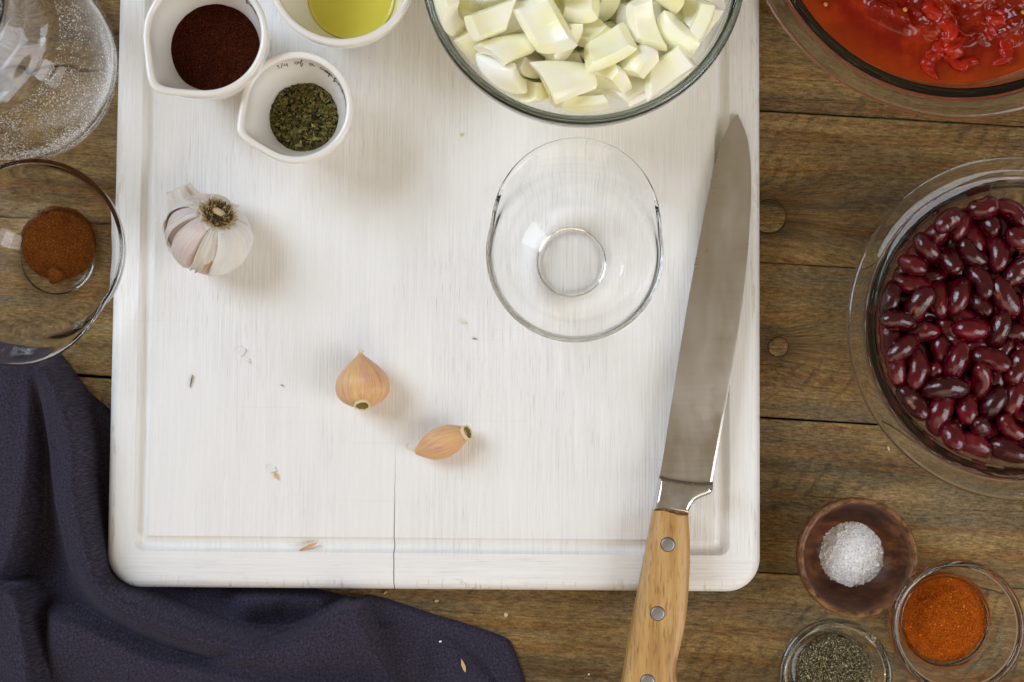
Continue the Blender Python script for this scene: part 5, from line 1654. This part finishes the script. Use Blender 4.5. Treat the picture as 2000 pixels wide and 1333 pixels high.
ids = -np.ones(X.shape, int)
V = []
O = np.stack([outline[:, 0], outline[:, 1]], 1)
for j in range(X.shape[0]):
    for i in range(X.shape[1]):
        if keep[j, i]:
            px, py = X[j, i], Y[j, i]
            if not inside[j, i]:        # pull the border onto the outline so that it is not stepped
                best, bq = 1e9, None
                dd = np.hypot(O[:, 0] - px, O[:, 1] - py)
                m0 = int(np.argmin(dd))
                for m1, m2 in ((m0 - 1, m0), (m0, (m0 + 1) % len(O))):
                    a, b = O[m1], O[m2]
                    d = b - a
                    t = np.clip(((px - a[0]) * d[0] + (py - a[1]) * d[1]) / (d @ d + 1e-9), 0, 1)
                    q = a + t * d
                    e = np.hypot(*(q - (px, py)))
                    if e < best:
                        best, bq = e, q
                px, py = bq
            ids[j, i] = len(V)
            xx, yy = at(px, py, 0.006)
            V.append((xx, yy, Hf[j, i]))
F = []
for j in range(X.shape[0] - 1):
    for i in range(X.shape[1] - 1):
        q = (ids[j, i], ids[j + 1, i], ids[j + 1, i + 1], ids[j, i + 1])
        if min(q) >= 0:
            F.append(q)


def cloth_z(px, py):
    j = int(np.clip(round((py - 640) / step), 0, len(ys) - 1))
    i = int(np.clip(round((px + 220) / step), 0, len(xs) - 1))
    return float(Hf[j, i])


tag(link("linen_napkin", mesh("linen_napkin", V, F), mat_linen()), "dark navy linen napkin lying in loose folds round the board's lower corner", "napkin")

# ------------------------------------------------------------------ crumbs and flakes
def flake(name, label, cat, px, py, z, L, W, ang, color, seed, shape="chip"):
    g = random.Random(seed)
    k = mm_px(z)
    x, y = at(px, py, z)
    n = 11
    V = [(0, 0, 0.0005)]
    if shape == "sliver":
        prof = [(-1, 0), (-0.5, 0.6), (0.2, 1.0), (0.8, 0.45), (1, 0), (0.6, -0.6), (-0.1, -0.9), (-0.7, -0.35)]
    else:
        prof = [(math.cos(2 * math.pi * i / n) * g.uniform(0.7, 1.1), math.sin(2 * math.pi * i / n) * g.uniform(0.7, 1.1)) for i in range(n)]
    m_ = len(prof)
    for u, v in prof:
        V.append((u * L * k / 2, v * W * k / 2, 0.0004 + g.uniform(0, 0.0008)))
    for u, v in prof:
        V.append((u * L * k / 2 * 0.96, v * W * k / 2 * 0.96, 0.0))
    F = [(0, 1 + i, 1 + (i + 1) % m_) for i in range(m_)]
    F += [(1 + i, 1 + m_ + i, 1 + m_ + (i + 1) % m_, 1 + (i + 1) % m_) for i in range(m_)]
    F.append(tuple(range(1 + m_, 1 + 2 * m_))[::-1])
    key = "flake_%02d%02d%02d" % tuple(int(c * 99) for c in color)
    mat = bpy.data.materials.get(key) or mat_plain(key, color, 0.6, sss=0.1)
    o = link(name, mesh(name, V, F, True, 50), mat, None, (x, y, z + 0.0001))
    o.rotation_euler = (0, 0, R(ang))
    return tag(o, label, cat)


T, B = 0.0, ZB
flake("skin_sliver", "thin orange sliver of skin in the board's lower groove", "skin flake", 602, 1068, B - 0.0022, 44, 7, 22, (0.62, 0.33, 0.12), 1, "sliver")
flake("garlic_skin", "white scrap of garlic skin with an orange corner on the lower left of the board", "skin flake", 531, 916, B, 20, 16, -20, (0.84, 0.82, 0.78), 2)
flake("skin_corner", "tiny orange bit touching the white scrap of garlic skin", "skin flake", 539, 929, B + 0.0004, 7, 14, 10, (0.70, 0.42, 0.17), 3)
flake("garlic_skin", "crumpled translucent garlic skin below the whole bulb", "skin flake", 471, 686, B, 24, 18, 30, (0.84, 0.82, 0.79), 4)
flake("garlic_skin", "small curled shred beside the crumpled garlic skin", "skin flake", 484, 704, B, 9, 12, 30, (0.84, 0.82, 0.79), 5)
flake("crumb", "pale yellow crumb on the board left of the empty glass bowl", "crumb", 903, 629, B, 14, 7, 0, (0.78, 0.74, 0.55), 6)
flake("crumb", "tiny tan crumb on the board between bulb and lower border", "crumb", 551, 753, B, 7, 4, 0, (0.55, 0.40, 0.18), 7)
flake("crumb", "small dark crumb below the pale yellow one", "crumb", 927, 662, B, 11, 3, 5, (0.30, 0.28, 0.22), 8)
flake("crumb", "white paint crumb on the board's lower rounded edge", "crumb", 897, 1134, B - 0.0004, 9, 7, 0, (0.86, 0.85, 0.83), 9)
flake("onion_crumb", "pale greenish crumb on the board below the oil cup", "crumb", 902, 264, B, 10, 6, 40, (0.72, 0.72, 0.45), 19)
flake("dark_splinter", "thin dark splinter standing out on the left of the board", "splinter", 374, 745, B, 26, 2, 80, (0.10, 0.07, 0.05), 10, "sliver")
flake("straw_flake", "golden husk lying on the napkin's right flap", "husk flake", 905, 1300, cloth_z(905, 1300), 27, 8, -72, (0.66, 0.42, 0.17), 11, "sliver")
flake("straw_flake", "yellow curled wisp on the napkin's left folds", "husk flake", 100, 1196, cloth_z(100, 1196), 14, 4, 40, (0.78, 0.64, 0.28), 12, "sliver")
flake("salt_speck", "bright white speck on the napkin's right flap", "speck", 860, 1253, cloth_z(860, 1253), 6, 4, 10, (0.9, 0.9, 0.9), 13)
flake("crumb", "square cream crumb on the planks right of the napkin", "crumb", 988, 1201, T, 10, 8, -10, (0.68, 0.54, 0.33), 14)
flake("crumb", "small brownish crumb on the planks between board and napkin", "crumb", 853, 1174, T, 9, 6, 10, (0.50, 0.39, 0.24), 15)
flake("crumb", "thin cream crumb on the planks beside the kidney bean bowl", "crumb", 1735, 876, T, 4, 10, 15, (0.68, 0.55, 0.33), 16)
flake("crumb", "tan sliver on the planks just below the board's edge", "crumb", 753, 1158, T, 10, 4, 40, (0.58, 0.44, 0.22), 17, "sliver")
flake("salt_speck", "white speck on the planks left of the knife handle", "speck", 1150, 1317, T, 4, 4, 0, (0.9, 0.88, 0.84), 18)
